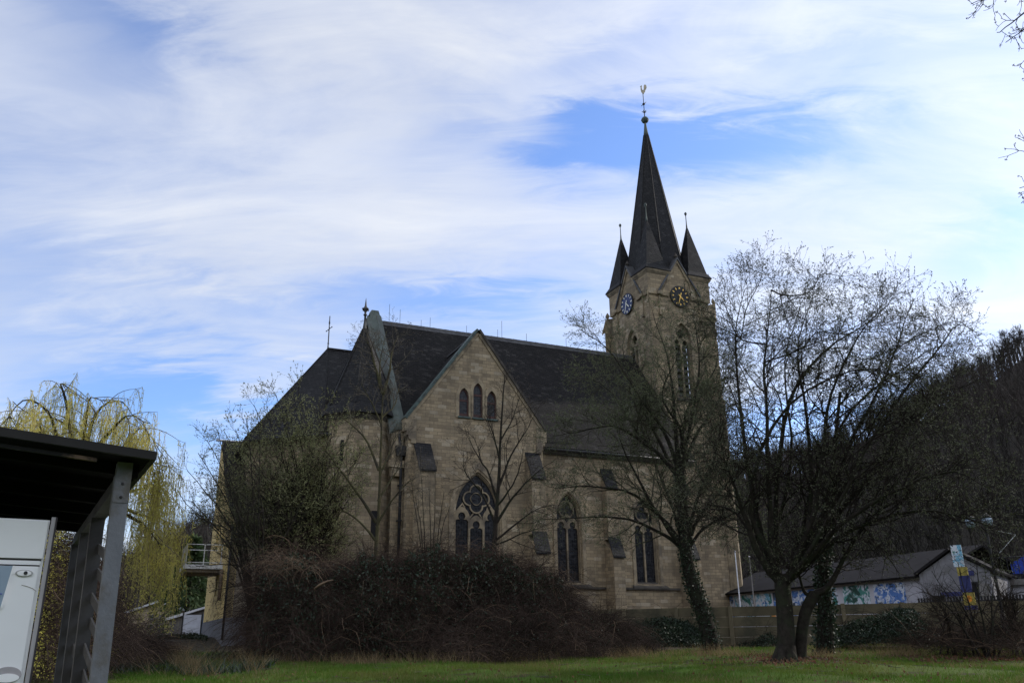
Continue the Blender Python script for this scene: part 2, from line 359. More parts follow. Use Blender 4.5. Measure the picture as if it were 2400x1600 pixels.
def npmesh(name, verts, polys_n, mats, parent=None, matidx=None, smooth=False, loc=None):
    "verts (N,3); polys_n: list of (k, index array (m,k))"
    base = np.array(parent['_base'] if parent is not None else (loc if loc is not None else (0, 0, 0)), float)
    me = bpy.data.meshes.new(name); verts = np.asarray(verts, np.float32) - base.astype(np.float32)
    me.vertices.add(len(verts)); me.vertices.foreach_set('co', verts.ravel())
    li = np.concatenate([np.asarray(a).ravel() for k, a in polys_n]); tot = np.concatenate([np.full(len(a), k) for k, a in polys_n])
    me.loops.add(len(li)); me.loops.foreach_set('vertex_index', li.astype(np.int32))
    me.polygons.add(len(tot)); me.polygons.foreach_set('loop_start', np.concatenate([[0], np.cumsum(tot)[:-1]]).astype(np.int32))
    if matidx is not None: me.polygons.foreach_set('material_index', np.asarray(matidx, np.int32))
    me.polygons.foreach_set('use_smooth', np.full(len(tot), smooth))
    for mm in mats: me.materials.append(M[mm])
    me.update(calc_edges=True); me.validate()
    o = bpy.data.objects.new(name, me); COL.objects.link(o); o['_base'] = tuple(base)
    if parent is not None: o.parent = parent
    else: o.location = tuple(base)
    return o
class Soup:
    "vectorised tubes and leaves"
    def __init__(s): s.V = []; s.P = {}; s.n = 0; s.mi = {}
    def faces(s, k, idx, m): s.P.setdefault(k, []).append(idx); s.mi.setdefault(k, []).append(np.full(len(idx), m))
    def tubes(s, P, Rr, sides, m=0):
        P = np.asarray(P, float); Rr = np.asarray(Rr, float); N, n, _ = P.shape
        T = np.gradient(P, axis=1); T /= np.linalg.norm(T, axis=2, keepdims=True) + 1e-9
        mt = T.mean(1); ref = np.where(np.abs(mt[:, 2:3]) > .75, np.array([[1., 0.1, 0]]), np.array([[0.1, 0, 1.]]))[:, None, :]
        a = np.cross(T, ref); a /= np.linalg.norm(a, axis=2, keepdims=True) + 1e-9; b = np.cross(T, a)
        th = np.arange(sides) * 2 * np.pi / sides
        V = P[:, :, None, :] + Rr[:, :, None, None] * (a[:, :, None, :] * np.cos(th)[None, None, :, None] + b[:, :, None, :] * np.sin(th)[None, None, :, None])
        base = s.n + (np.arange(N) * n * sides)[:, None, None] + (np.arange(n - 1) * sides)[None, :, None]
        k = np.arange(sides)[None, None, :]; j = (k + 1) % sides
        q = np.stack([base + k, base + j, base + sides + j, base + sides + k], -1).reshape(-1, 4)
        s.V.append(V.reshape(-1, 3)); s.n += N * n * sides; s.faces(4, q, m)
    def leaves(s, C, L, W, dirs=None, m=0, jitter=1.0):
        "diamond leaves centred near C with length L, width W"
        C = np.asarray(C, float); N = len(C); L = np.broadcast_to(L, N)[:, None]; W = np.broadcast_to(W, N)[:, None]
        d = rng.normal(size=(N, 3)) * jitter
        if dirs is not None: d = d + dirs
        d /= np.linalg.norm(d, axis=1, keepdims=True) + 1e-9
        w = np.cross(d, rng.normal(size=(N, 3))); w /= np.linalg.norm(w, axis=1, keepdims=True) + 1e-9
        V = np.stack([C, C + d * L * .5 + w * W * .5, C + d * L, C + d * L * .5 - w * W * .5], 1)
        q = s.n + np.arange(N)[:, None] * 4 + np.arange(4)[None, :]
        s.V.append(V.reshape(-1, 3)); s.n += 4 * N; s.faces(4, q, m)
    def tris(s, V3, m=0):
        V3 = np.asarray(V3); N = len(V3); s.V.append(V3.reshape(-1, 3)); s.faces(3, s.n + np.arange(N)[:, None] * 3 + np.arange(3)[None, :], m); s.n += 3 * N
    def build(s, name, mats, parent=None, smooth=False, loc=None):
        pn, mi = [], []
        for k in s.P: pn.append((k, np.concatenate(s.P[k]))); mi.append(np.concatenate(s.mi[k]))
        return npmesh(name, np.concatenate(s.V), pn, mats, parent, np.concatenate(mi), smooth, loc)

# ------------------------------------------------------------------ ground and hills
def sstep(t): t = np.clip(t, 0, 1); return t * t * (3 - 2 * t)
def gz(x, y):
    x = np.asarray(x, float); y = np.asarray(y, float)
    z = .0375 * np.clip(y, -10, 38) + .5 * sstep((y - 38) / 6)
    return z + .05 * np.sin(x * .55 + 1.0) * np.sin(y * .43) + .03 * np.sin(x * 1.3 + y * .9)
def grid_mesh(name, xs, ys, zf, m):
    xx, yy = np.meshgrid(xs, ys); V = np.stack([xx, yy, zf(xx, yy)], -1).reshape(-1, 3); nx, ny = len(xs), len(ys)
    i = (np.arange(ny - 1)[:, None] * nx + np.arange(nx - 1)[None, :]).ravel()
    return npmesh(name, V, [(4, np.stack([i, i + 1, i + nx + 1, i + nx], -1))], [m], smooth=True)
xs = np.concatenate([np.linspace(-900, -50, 18), np.linspace(-45, 45, 181), np.linspace(50, 900, 18)])
ys = np.concatenate([np.linspace(-300, -12, 10), np.linspace(-10, 70, 161), np.linspace(75, 1500, 20)])
tag(grid_mesh('ground', xs, ys, gz, 'ground'), kind='structure')

crest = [(-400, 1420), (-100, 1400), (120, 1330), (240, 1285), (300, 1252), (350, 1215), (400, 1190), (480, 1163), (560, 1150), (800, 1150), (1200, 1140), (1500, 1090), (1640, 1035), (1750, 1003),
         (1850, 972), (1960, 932), (2050, 892), (2110, 850), (2180, 808), (2260, 782), (2352, 752), (2500, 700), (2800, 660), (3100, 660)]
c_az, c_el = [], []
for x, y in crest:
    a_, e_ = azel(x, y); c_az.append(a_); c_el.append(e_)
c_az += [1.3, 2.0, 3.15]; c_el += [R(17), R(16), R(15)]; c_az = [-3.15, -2.0, -1.2] + c_az; c_el = [R(15), R(16), R(12)] + c_el  # unseen crest carried round behind the camera, added to block low sky light
RC = 235.0
def crest_z(a): return 1.6 + RC * np.tan(np.interp(a, c_az, c_el))
azs = np.concatenate([np.linspace(-3.1416, -1.0, 60), np.linspace(-.95, .95, 240), np.linspace(1.0, 3.1416, 60)]); rs = np.concatenate([np.linspace(95, RC, 40), np.linspace(RC + 10, 420, 12)])
aa, rr = np.meshgrid(azs, rs)
def hill_z(a, r):
    t = np.clip((r - 100) / (RC - 100), 0, 1)
    z = 1.9 + (np.maximum(crest_z(a) - 10.5, 2.5) - 1.9) * (t ** .9)
    z = z + np.where(r > RC, (r - RC) * .02, 0)
    return z + 2.0 * np.sin(a * 41 + r * .07) * t + 1.2 * np.sin(a * 93 - r * .11) * t - .3
V = np.stack([rr * np.sin(aa), rr * np.cos(aa), hill_z(aa, rr)], -1).reshape(-1, 3); nx = len(azs)
i = (np.arange(len(rs) - 1)[:, None] * nx + np.arange(nx - 1)[None, :]).ravel()
tag(npmesh('hills', V, [(4, np.stack([i, i + 1, i + nx + 1, i + nx], -1))], ['hill_ground'], smooth=True), kind='structure')

# ------------------------------------------------------------------ church (s along the nave, q away from us, z up)
TH = R(65.35); E1 = np.array([math.sin(TH), math.cos(TH), 0]); E2 = np.array([-math.cos(TH), math.sin(TH), 0])
O_ = A(1120 / K, 1000 / K, 45.0); O_[2] = 0
def C(s, q, z): return Vector(O_ + E1 * s + E2 * q + np.array([0, 0, z]))
def onq(x, y, q):
    "s, z where the sight line through x, y (2400 wide) meets the plane q"
    d = ray(x, y); t = (q - np.dot(EYE - O_, E2)) / np.dot(d, E2); P = EYE + d * t
    return float(np.dot(P - O_, E1)), float(P[2])
front = lambda a, b, d: C(a, d, b)       # a = s, b = z, d = q
side = lambda a, b, d: C(d, a, b)        # a = q, b = z, d = s
church = thing('church', 'large tan stone gothic church with slate roofs and tall clock tower spire', 'church', tuple(C(5, 4, 1.5)))
def part(mb, name, m, parent=church, label=None):
    o = mb.build(name, m, parent)
    if label: o['label'] = label
    return o
def arch(x0, x1, z0, zs, k=1.0, n=10):
    w = x1 - x0; r = k * w; xm = (x0 + x1) / 2; P = [(x0, z0), (x1, z0), (x1, zs)]
    am = math.acos(max(-1, min(1, (r - w / 2) / r)))
    for i in range(1, n): t = am * i / n; P.append((x1 - r + r * math.cos(t), zs + r * math.sin(t)))
    P.append((xm, zs + r * math.sin(am)))
    for i in range(n - 1, 0, -1): t = am * i / n; P.append((x0 + r - r * math.cos(t), zs + r * math.sin(t)))
    P.append((x0, zs)); return P
def circ(cx, cz, r, n=20): return [(cx + r * math.cos(2 * math.pi * i / n), cz + r * math.sin(2 * math.pi * i / n)) for i in range(n)]
def foil(cx, cz, d, r, lobes, ph=0.0, n=48):
    P = []
    for i in range(n):
        t = 2 * math.pi * i / n; step = 2 * math.pi / lobes; f = ((t - ph + step / 2) % step) - step / 2
        P.append((cx + math.cos(t) * (d * math.cos(f) + math.sqrt(max(0, r * r - (d * math.sin(f)) ** 2))), cz + math.sin(t) * (d * math.cos(f) + math.sqrt(max(0, r * r - (d * math.sin(f)) ** 2)))))
    return P
def light(x0, x1, z0, zs, rh):
    "lancet light with a round lobe on shoulders"
    xm = (x0 + x1) / 2; w = x1 - x0; P = [(x0, z0), (x1, z0), (x1, zs - .12), (x1 - .07 * w, zs - .03), (x1 - .2 * w, zs)]
    zc = zs + rh * .8
    a0 = math.asin(min(1, (zs - zc) / rh)) if True else 0
    for i in range(13): t = a0 + (math.pi - 2 * a0) * i / 12; P.append((xm + rh * math.cos(t), zc + rh * math.sin(t)))
    P += [(x0 + .2 * w, zs), (x0 + .07 * w, zs - .03), (x0, zs - .12)]
    return P
def shrink(P, cx, cz, kx, kz=None): kz = kz or kx; return [(cx + (a - cx) * kx, cz + (b - cz) * kz) for a, b in P]
GB = 1.5
# transept
big = arch(-1.25, 1.25, 4.6, 7.92, 1.02)
tri = [arch(-1.11, -.53, 13.04, 14.15, 1.05, 8), arch(-.285, .285, 13.06, 14.52, 1.05, 8), arch(.53, 1.11, 13.04, 14.15, 1.05, 8)]
w = MB().plate(front, [(-3.9, GB), (3.9, GB), (3.9, 12.7), (0, 18.0), (-3.9, 12.7)], [big] + tri, 0, .55)
w.box(front, -3.9, -3.4, GB, 12.6, .55, 1.2); w.box(front, 3.4, 3.9, GB, 12.6, .55, 1.2)
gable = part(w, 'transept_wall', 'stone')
def ring(mb, P, cx, cz, kx, kz, q0, q1, fr=front): mb.plate(fr, shrink(P, cx, cz, kx, kz), [P], q0, q1)
t = MB(); bo = arch(-1.62, 1.62, 4.4, 7.85, 1.0)
t.plate(front, bo, [arch(-1.36, 1.36, 4.5, 7.9, 1.01)], -.05, .12)
t.plate(front, arch(-1.36, 1.36, 4.5, 7.9, 1.01), [arch(-1.2, 1.2, 4.62, 7.92, 1.02)], .10, .26)
for P, x0, x1, zs in ((tri[0], -1.11, -.53, 14.15), (tri[1], -.285, .285, 14.52), (tri[2], .53, 1.11, 14.15)):
    t.plate(front, arch(x0 - .17, x1 + .17, 12.98, zs, 1.0, 8), [arch(x0 + .005, x1 - .005, 13.06, zs, 1.05, 8)], -.035, .08)
part(t, 'window_surround', 'stone_trim')
def tracery(outer, holes, q0, q1, fr=front): return MB().plate(fr, outer, holes, q0, q1)
bx = arch(-1.24, 1.24, 4.62, 7.92, 1.02)
def head(c_, ho, hi, zr_, dz, rh):
    "stone head over one light: pointed outside, round lobe inside, open below"
    a_ = arch(c_ - ho, c_ + ho, zr_ - .35, zr_ + dz, .69); l_ = light(c_ - hi, c_ + hi, zr_ - .35, zr_, rh)
    return a_[1:] + a_[:1] + [l_[0]] + l_[:0:-1]
tm = MB(); tm.plate(front, bx, [arch(-1.17, 1.17, 4.70, 7.92, 1.02)], .17, .36)
for c_, zr_ in ((-.82, 7.60), (0, 7.18), (.82, 7.60)):
    tm.plate(front, head(c_, .45, .36, zr_, .06, .205), [], .19, .33)
for m_ in (-.41, .41): tm.box(front, m_ - .055, m_ + .055, 4.62, 7.45, .18, .34)
tm.plate(front, foil(0, 8.70, .375, .395, 4), [foil(0, 8.70, .375, .325, 4)], .185, .335)
tm.plate(front, circ(0, 8.70, .30, 24), [foil(0, 8.70, .10, .235, 4)], .21, .30)
for sg_ in (-1, 1):
    tm.tube([C(sg_ * .41, .26, 7.35), C(sg_ * .30, .26, 7.75), C(sg_ * .12, .26, 7.98)], .045, 6)
    tm.tube([C(sg_ * .41, .26, 7.35), C(sg_ * .52, .26, 7.85), C(sg_ * .66, .26, 8.25), C(sg_ * .80, .26, 8.45)], .045, 6)
    tm.tube([C(sg_ * 1.2, .26, 7.9), C(sg_ * 1.0, .26, 8.15), C(sg_ * .78, .26, 8.4)], .04, 6)
win = part(tm, 'window', 'stone_trim', label='tall three light tracery window with a four lobed rose in the transept gable')
part(MB().plate(front, shrink(bx, 0, 7, .99), [], .27, .29), 'glass', 'glass', win)
part(MB().add([C(-1.3, .3, 4.75), C(1.3, .3, 4.75), C(1.45, -.12, 4.42), C(-1.45, -.12, 4.42), C(-1.3, .3, 4.3), C(1.3, .3, 4.3), C(1.45, -.12, 4.34), C(-1.45, -.12, 4.34)],
              [(0, 1, 2, 3), (4, 7, 6, 5), (3, 2, 6, 7), (0, 3, 7, 4), (1, 5, 6, 2)]), 'sill', 'stone_dark', win)
for P, x0, x1, zs, ht in ((tri[0], -1.11, -.53, 14.15, .5), (tri[1], -.285, .285, 14.52, .5), (tri[2], .53, 1.11, 14.15, .5)):
    fr_ = MB().plate(front, shrink(P, (x0 + x1) / 2, 13.8, .97, .985), [arch(x0 + .07, x1 - .07, 13.24, zs - .24, .01 + .5, 3)[:3] + [(x0 + .07, zs - .24)], arch(x0 + .07, x1 - .07, zs - .12, zs, 1.0, 8)], .09, .16)
    wo = part(fr_, 'window', 'red_wood')
    part(MB().plate(front, shrink(P, (x0 + x1) / 2, 13.8, .95, .975), [], .12, .135).box(front, x0 + .07, x1 - .07, 13.78, 13.80, .11, .117), 'glass', 'glass', wo)
    part(MB().box(front, x0 - .06, x1 + .06, 12.96, 13.05, -.1, .25), 'sill', 'copper_dark', wo)
# gable coping, left rake green copper, right rake dark, its unlit side put into the colour
def rake(x0, z0, x1, z1, wd, th, q0, q1):
    "slab lying on a slope from (x0,z0) to (x1,z1)"
    L = math.hypot(x1 - x0, z1 - z0); nx_, nz_ = -(z1 - z0) / L, (x1 - x0) / L
    if nz_ < 0: nx_, nz_ = -nx_, -nz_
    P = [(x0, z0), (x1, z1), (x1 + nx_ * th, z1 + nz_ * th), (x0 + nx_ * th, z0 + nz_ * th)]
    return MB().plate(front, P, [], q0, q1)
part(rake(-4.05, 12.62, 0, 18.1, 0, .13, -.14, .65), 'gable_coping', 'copper_dark')
part(rake(4.05, 12.62, 0, 18.1, 0, .13, -.14, .65), 'gable_coping', 'stone_dark')
part(rake(-3.85, 12.62, 0, 17.84, 0, .16, -.06, .0).add(*[[], []]), 'gable_moulding', 'stone_trim')
part(rake(3.85, 12.62, 0, 17.84, 0, .16, -.06, .0), 'gable_moulding', 'stone_trim')
for sg in (-1, 1):
    k = MB()
    for i, (wd, z0, z1) in enumerate(((.16, 11.35, 11.55), (.28, 11.55, 11.78), (.4, 11.78, 12.0), (.5, 12.0, 12.75))):
        a, b = sorted((sg * 3.5, sg * (3.62 + wd)))
        k.box(front, a, b, z0, z1, -.08 + .001 * i, .7)
    part(k, 'kneeler', 'stone_trim')
# buttresses: stone shaft with slate cap on each set-off
def buttress(s0, s1, q, stages, base=GB):
    "stages from the top: (z at the wall, z at the outer edge, projection)"
    sh = MB(); 
    for i, (zw, zo, pr) in enumerate(stages):
        zb = base if i == len(stages) - 1 else stages[i + 1][0] - .05
        prev = stages[i - 1][2] if i else 0
        sh.add([C(s0, q + .05, zb), C(s1, q + .05, zb), C(s1, q - pr, zb), C(s0, q - pr, zb), C(s0, q + .05, zw), C(s1, q + .05, zw), C(s1, q - pr, zo), C(s0, q - pr, zo)],
               [(3, 2, 1, 0), (4, 5, 6, 7), (0, 1, 5, 4), (1, 2, 6, 5), (2, 3, 7, 6), (3, 0, 4, 7)])
    b = part(sh, 'buttress', 'stone')
    for i, (zw, zo, pr) in enumerate(stages):
        prev = stages[i - 1][2] if i else -.02
        sl = (zw - zo) / (pr - max(prev, 0)) if pr > prev else 1
        o = .09; za, zb_ = zw + .02, zo - o * sl
        qa, qb = q - max(prev, 0), q - pr - o
        zw_ = zw + .03
        cpn = MB().hexa([C(s0 - .05, qb, zb_ - .06), C(s1 + .05, qb, zb_ - .06), C(s1 + .05, qa, zw_ - .06), C(s0 - .05, qa, zw_ - .06),
                         C(s0 - .05, qb, zb_ + .03), C(s1 + .05, qb, zb_ + .03), C(s1 + .05, qa, zw_ + .05), C(s0 - .05, qa, zw_ + .05)])
        part(cpn, 'slate_cap', 'slate_clean', b)
    return b
def stages2(z1w, z1o, p1, z2w, z2o, p2): return [(z1w, z1o, p1), (z2w, z2o, p2)]
buttress(-3.55, -2.72, 0, [(11.33, 9.95, .95)])
buttress(2.85, 3.62, 0, [(11.3, 10.0, .7), (6.95, 6.1, 1.05)])
# nave front wall with two tall windows
ns0, ns1, nq = 3.85, 14.6, .8
wins = [5.82, 10.85]
nh = [arch(c - .76, c + .76, 4.55, 8.15, 1.0) for c in wins]
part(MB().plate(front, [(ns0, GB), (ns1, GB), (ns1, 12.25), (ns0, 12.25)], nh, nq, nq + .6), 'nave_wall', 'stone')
part(MB().plate(front, [(-4.5, GB), (-3.85, GB), (-3.85, 12.25), (-4.5, 12.25)], [], nq, nq + .5), 'nave_wall', 'stone')
for c in wins:
    t = MB(); t.plate(front, arch(c - 1.0, c + 1.0, 4.4, 8.1, 1.0), [arch(c - .8, c + .8, 4.5, 8.14, 1.0)], nq - .05, nq + .1)
    t.plate(front, arch(c - .8, c + .8, 4.5, 8.14, 1.0), [arch(c - .7, c + .7, 4.58, 8.16, 1.0)], nq + .09, nq + .22)
    part(t, 'window_surround', 'stone_trim')
    ox = arch(c - .74, c + .74, 4.55, 8.16, 1.0)
    tm = MB(); tm.plate(front, ox, [arch(c - .685, c + .685, 4.62, 8.16, 1.0)], nq + .22, nq + .42)
    for k_ in (-.36, .36): tm.plate(front, head(c + k_, .39, .31, 7.52, .06, .19), [], nq + .25, nq + .39)
    tm.box(front, c - .05, c + .05, 4.6, 7.7, nq + .24, nq + .40)
    tm.plate(front, circ(c, 8.55, .50, 28), [foil(c, 8.55, .20, .225, 3, R(90))], nq + .26, nq + .38)
    win = part(tm, 'window', 'stone_trim', label='tall narrow two light tracery window in the nave wall')
    part(MB().plate(front, shrink(ox, c, 6.5, .985, .99), [], nq + .33, nq + .35), 'glass', 'glass', win)
    part(MB().add([C(c - 1.0, nq + .2, 4.66), C(c + 1.0, nq + .2, 4.66), C(c + 1.28, nq - .16, 4.36), C(c - 1.12, nq - .16, 4.36), C(c - 1.0, nq + .2, 4.2), C(c + 1.0, nq + .2, 4.2), C(c + 1.28, nq - .16, 4.27), C(c - 1.12, nq - .16, 4.27)],
                  [(0, 1, 2, 3), (4, 7, 6, 5), (3, 2, 6, 7), (0, 3, 7, 4), (1, 5, 6, 2)]), 'sill', 'stone_dark', win)
part(MB().box(front, 3.63, 7.95, 4.22, 4.34, nq - .13, nq + .02).box(front, 8.85, 12.9, 4.22, 4.34, nq - .13, nq + .02), 'string_course', 'stone_dark')
buttress(8.02, 8.72, nq, [(10.9, 9.9, .55), (6.95, 6.1, .95)])
buttress(13.05, 13.75, nq, [(10.9, 9.9, .55), (6.95, 6.1, .95)])
# other nave walls (back, left gable)
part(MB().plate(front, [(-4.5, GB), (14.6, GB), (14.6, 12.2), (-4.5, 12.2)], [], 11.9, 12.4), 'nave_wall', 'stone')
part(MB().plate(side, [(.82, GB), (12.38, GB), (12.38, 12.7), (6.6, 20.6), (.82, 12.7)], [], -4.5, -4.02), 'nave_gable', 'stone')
# nave roof (its front slope ends behind the transept)
ZR, QR = 20.4, 6.6
def slab(P, th, m='slate'):
    P = [Vector(p) for p in P]; n = (P[1] - P[0]).cross(P[2] - P[0]).normalized()
    if n.z < 0: n = -n
    b = [p - n * th for p in P]; k = len(P)
    mb = MB(); mb.add(P + b, [tuple(range(k)), tuple(range(k, 2 * k))[::-1]] + [(i, (i + 1) % k, k + (i + 1) % k, k + i) for i in range(k)]); return mb
sl = (ZR - 12.2) / (QR - nq)
qe = nq - .38; ze = 12.2 - .38 * sl + .12
roof = part(slab([C(-4.1, QR, ZR), C(14.52, QR, ZR), C(14.52, qe, ze + .12), C(3.6, qe, ze + .12), C(3.6, 1.5, 12.32 + .7 * sl), C(-3.6, 1.5, 12.32 + .7 * sl), C(-3.6, nq - .1, 12.2), C(-4.1, nq - .1, 12.2)], .16), 'nave_roof', 'slate')
part(slab([C(-4.1, QR, ZR), C(14.52, QR, ZR), C(14.52, 12.8, 11.9), C(-4.1, 12.8, 11.9)], .16), 'nave_roof', 'slate')
rg = MB()
for i in range(46):
    a = -4.05 + i * .402
    rg.hexa([C(a, QR - .2, ZR - .26 + .004 * (i % 3)), C(a + .395, QR - .2, ZR - .26), C(a + .395, QR + .2, ZR - .26), C(a, QR + .2, ZR - .26), C(a, QR - .03, ZR + .08 + .006 * (i % 2)), C(a + .395, QR - .03, ZR + .07), C(a + .395, QR + .03, ZR + .07), C(a, QR + .03, ZR + .08)])
part(rg, 'ridge_tiles', 'lead', roof)
for s_, h in ((-3.3, 1.25), (-2.6, 1.0), (-1.2, .5), (-.6, .75), (1.9, .55), (4.4, 1.25), (4.1, .6), (6.2, .6), (9.2, .6), (11.6, .6)): part(MB().tube([C(s_, QR, ZR), C(s_, QR, ZR + h)], .014, 4, False), 'lightning_rod', 'iron', roof)
# transept roof running back into the nave roof
for sg in (-1, 1):
    part(slab([C(0, .3, 17.98), C(0, 5.2, 17.98), C(sg * 3.95, 1.35, 12.6), C(sg * 3.95, .3, 12.6)], .12), 'transept_roof', 'slate')
part(MB().tube([C(0, .5, 18.02), C(0, 5.0, 18.02)], .1, 6, False), 'transept_ridge', 'lead')
# eaves: gutter, corbel band, snow guard
part(MB().tube([C(4.0, qe - .07, ze - .03), C(14.5, qe - .07, ze - .03)], .085, 8), 'gutter', 'iron')
part(MB().box(front, 3.95, 14.55, 11.55, 11.78, nq - .10, nq + .02).box(front, 3.95, 14.55, 11.78, 11.98, nq - .22, nq + .02), 'cornice', 'stone_dark')
sg_ = MB()
for r_ in range(2): sg_.tube([C(4.3, qe + .22 + r_ * .05, ze + .50 + r_ * .2), C(6.3, qe + .22 + r_ * .05, ze + .50 + r_ * .2)], .018, 4, False)
for i in range(14): sg_.tube([C(4.3 + i * .154, qe + .22, ze + .36), C(4.3 + i * .154, qe + .27, ze + .72)], .012, 4, False)
part(sg_, 'snow_guard', 'iron')
# green copper parapet on the left gable of the nave
cpn = MB()
def par(qa, za, qb, zb, s0, s1, th):
    return [C(s0, qa, za), C(s1, qa, za), C(s1, qb, zb), C(s0, qb, zb), C(s0, qa, za + th[0]), C(s1, qa, za + th[1]), C(s1, qb, zb + th[1]), C(s0, qb, zb + th[0])]
for qa in (.45, 12.75):
    qb = QR - .3 if qa < 5 else QR + .3
    cpn.hexa(par(qa, 12.15, qb, 20.52, -4.80, -4.26, (-.30, .40))); cpn.hexa(par(qa, 12.15, qb, 20.52, -4.26, -3.90, (.40, .12)))
cpn.hexa([C(-4.80, QR - .62, 19.9), C(-3.84, QR - .62, 19.9), C(-3.84, QR + .62, 19.9), C(-4.80, QR + .62, 19.9), C(-4.50, QR - .25, 21.0), C(-4.06, QR - .25, 21.0), C(-4.06, QR + .25, 21.0), C(-4.50, QR + .25, 21.0)])
part(cpn, 'gable_parapet', 'copper')
# choir: polygonal end, lower slate roof
ch = [(-4.45, 2.2), (-7.75, 2.2), (-11.1, 5.1), (-11.1, 8.1), (-7.75, 11.0), (-4.45, 11.0)]
ce = 12.0
cw = MB()
for (a, b), (c_, d_) in zip(ch[:-1], ch[1:]):
    n_ = Vector((-(d_ - b), c_ - a)).normalized() * .4
    cw.hexa([C(a, b, GB), C(c_, d_, GB), C(c_ - n_.x, d_ - n_.y, GB), C(a - n_.x, b - n_.y, GB), C(a, b, ce), C(c_, d_, ce), C(c_ - n_.x, d_ - n_.y, ce), C(a - n_.x, b - n_.y, ce)])
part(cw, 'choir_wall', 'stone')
eo = [(-4.5, 1.8), (-7.95, 1.8), (-11.5, 4.9), (-11.5, 8.3), (-7.95, 11.4), (-4.5, 11.4)]
ap = C(-7.0, QR, 18.2); ri = C(-4.5, QR, 18.2)
E_ = [C(a, b, ce - .02) for a, b in eo]
cr_ = MB()
for P in ([ri, ap, E_[1], E_[0]], [ap, E_[1], E_[2]], [ap, E_[2], E_[3]], [ap, E_[3], E_[4]], [ap, ri, E_[5], E_[4]]):
    m_ = slab(P, .14); cr_.add(m_.v, m_.f)
croof = part(cr_, 'choir_roof', 'slate_clean')
part(MB().tube([ap, ri], .09, 6, False).tube([ap, E_[1]], .05, 5, False).tube([ap, E_[2]], .05, 5, False), 'hip_cap', 'slate_clean', croof)
cor = MB()
for a, b in zip(eo[:-1], eo[1:]): cor.tube([C(a[0], a[1], ce - .12), C(b[0], b[1], ce - .12)], .09, 6)
part(cor, 'gutter', 'iron')
def finial(x, y, z0, h, style):
    f = MB(); fr = lambda a, b, c_: C(x + a, y + b, c_)
    if style == 'cross':
        f.lathe(fr, [(.09, z0 - .2), (.05, z0 + .05), (.035, z0 + .2), (.028, z0 + h)], 8)
        f.lathe(fr, [(.0, z0 + .28), (.07, z0 + .34), (.0, z0 + .40)], 8)
        zc = z0 + h * .60
        f.tube([C(x - .16, y, zc - .16), C(x + .16, y, zc + .16)], .022, 5); f.tube([C(x, y - .22, zc), C(x, y + .22, zc)], .02, 5)
        for dx, dz in ((-.16, -.16), (.16, .16)): f.lathe(lambda a, b, c_: C(x + dx + a, y + b, zc + dz + c_), [(.0, -.05), (.045, 0), (.0, .05)], 6)
        f.lathe(fr, [(.03, z0 + h * .74), (.05, z0 + h * .78), (.0, z0 + h)], 6)
    else:
        f.lathe(fr, [(.16, z0 - .35), (.11, z0), (.07, z0 + .35), (.06, z0 + .85), (.11, z0 + .88), (.11, z0 + .93), (.06, z0 + .97), (.07, z0 + 1.1), (.17, z0 + 1.2), (.19, z0 + 1.27), (.09, z0 + 1.38), (.06, z0 + 1.46), (.03, z0 + h * .9), (.005, z0 + h)], 10, 0, True)
        for i in range(4):
            th = i * math.pi / 2 + .4; f.lathe(lambda a, b, c_: C(x + .2 * math.cos(th) + a, y + .2 * math.sin(th) + b, c_), [(0, z0 + 1.18), (.06, z0 + 1.24), (0, z0 + 1.30)], 6)
    return f
part(finial(-7.0, QR, 18.2, 2.1, 'cross'), 'finial', 'lead')
# stair turret
tx, ty, ta = -5.84, 2.58, 1.82
tr = ta / math.cos(math.pi / 8); tf = lambda a, b, c_: C(tx + a, ty + b, c_)
holes_t = []
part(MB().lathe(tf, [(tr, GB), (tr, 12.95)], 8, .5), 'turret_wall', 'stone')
part(MB().lathe(tf, [(tr + .04, 12.62), (tr + .16, 12.80), (tr + .20, 12.95), (tr + .05, 12.97)], 8, .5), 'turret_cornice', 'stone_dark')
part(MB().lathe(tf, [(tr + .36, 12.90), (tr + .34, 12.98), (tr + .02, 13.45), (.09, 18.3)], 8, .5), 'turret_roof', 'slate_clean')
hp = MB()
for i in range(8):
    th = 2 * math.pi * (i + .5) / 8; c1, s1_ = math.cos(th), math.sin(th)
    hp.tube([tf((tr + .03) * c1, (tr + .03) * s1_, 13.45), tf(.10 * c1, .10 * s1_, 18.25)], .055, 5, False)
part(hp, 'turret_hips', 'slate_clean')
part(finial(tx, ty, 18.2, 1.95, 'bulb'), 'finial', 'lead')
for z0, z1 in ((10.3, 11.5), (6.6, 7.9), (3.6, 4.6)):
    w_ = part(MB().box(front, tx - .16 + (.5 if z0 < 9 else -1.15), tx + .16 + (.5 if z0 < 9 else -1.15), z0, z1, (ty - ta - .03) if z0 < 9 else (ty - ta + .40), (ty - ta + .02) if z0 < 9 else ty - ta + .9), 'window', 'dark_hole')
# choir windows (blueish glass, mostly behind the shrubs)
for c in (-9.4,):
    pass
nn = Vector((-(5.1 - 2.2), -11.1 + 7.75)).normalized()
mid = Vector(((-7.75 - 11.1) / 2, (2.2 + 5.1) / 2)); tdir = Vector((-3.35, 2.9)).normalized(); nrm = Vector((-.655, -.756))
chf = lambda a, b, d: C(mid.x + tdir.x * a + nrm.x * d, mid.y + tdir.y * a + nrm.y * d, b)
cwn = part(MB().plate(chf, arch(-.85, .85, 5.0, 8.3, 1.0), [light(-.7, -.05, 5.1, 8.1, .2), light(.05, .7, 5.1, 8.1, .2), foil(0, 9.0, .2, .2, 4)], .02, .10), 'window', 'stone_trim')
part(MB().plate(chf, arch(-.8, .8, 5.05, 8.3, 1.0), [], .03, .05), 'glass', 'glass', cwn)
chf2 = lambda a, b, d: C(-7.1 + a, 2.2 - d, b)
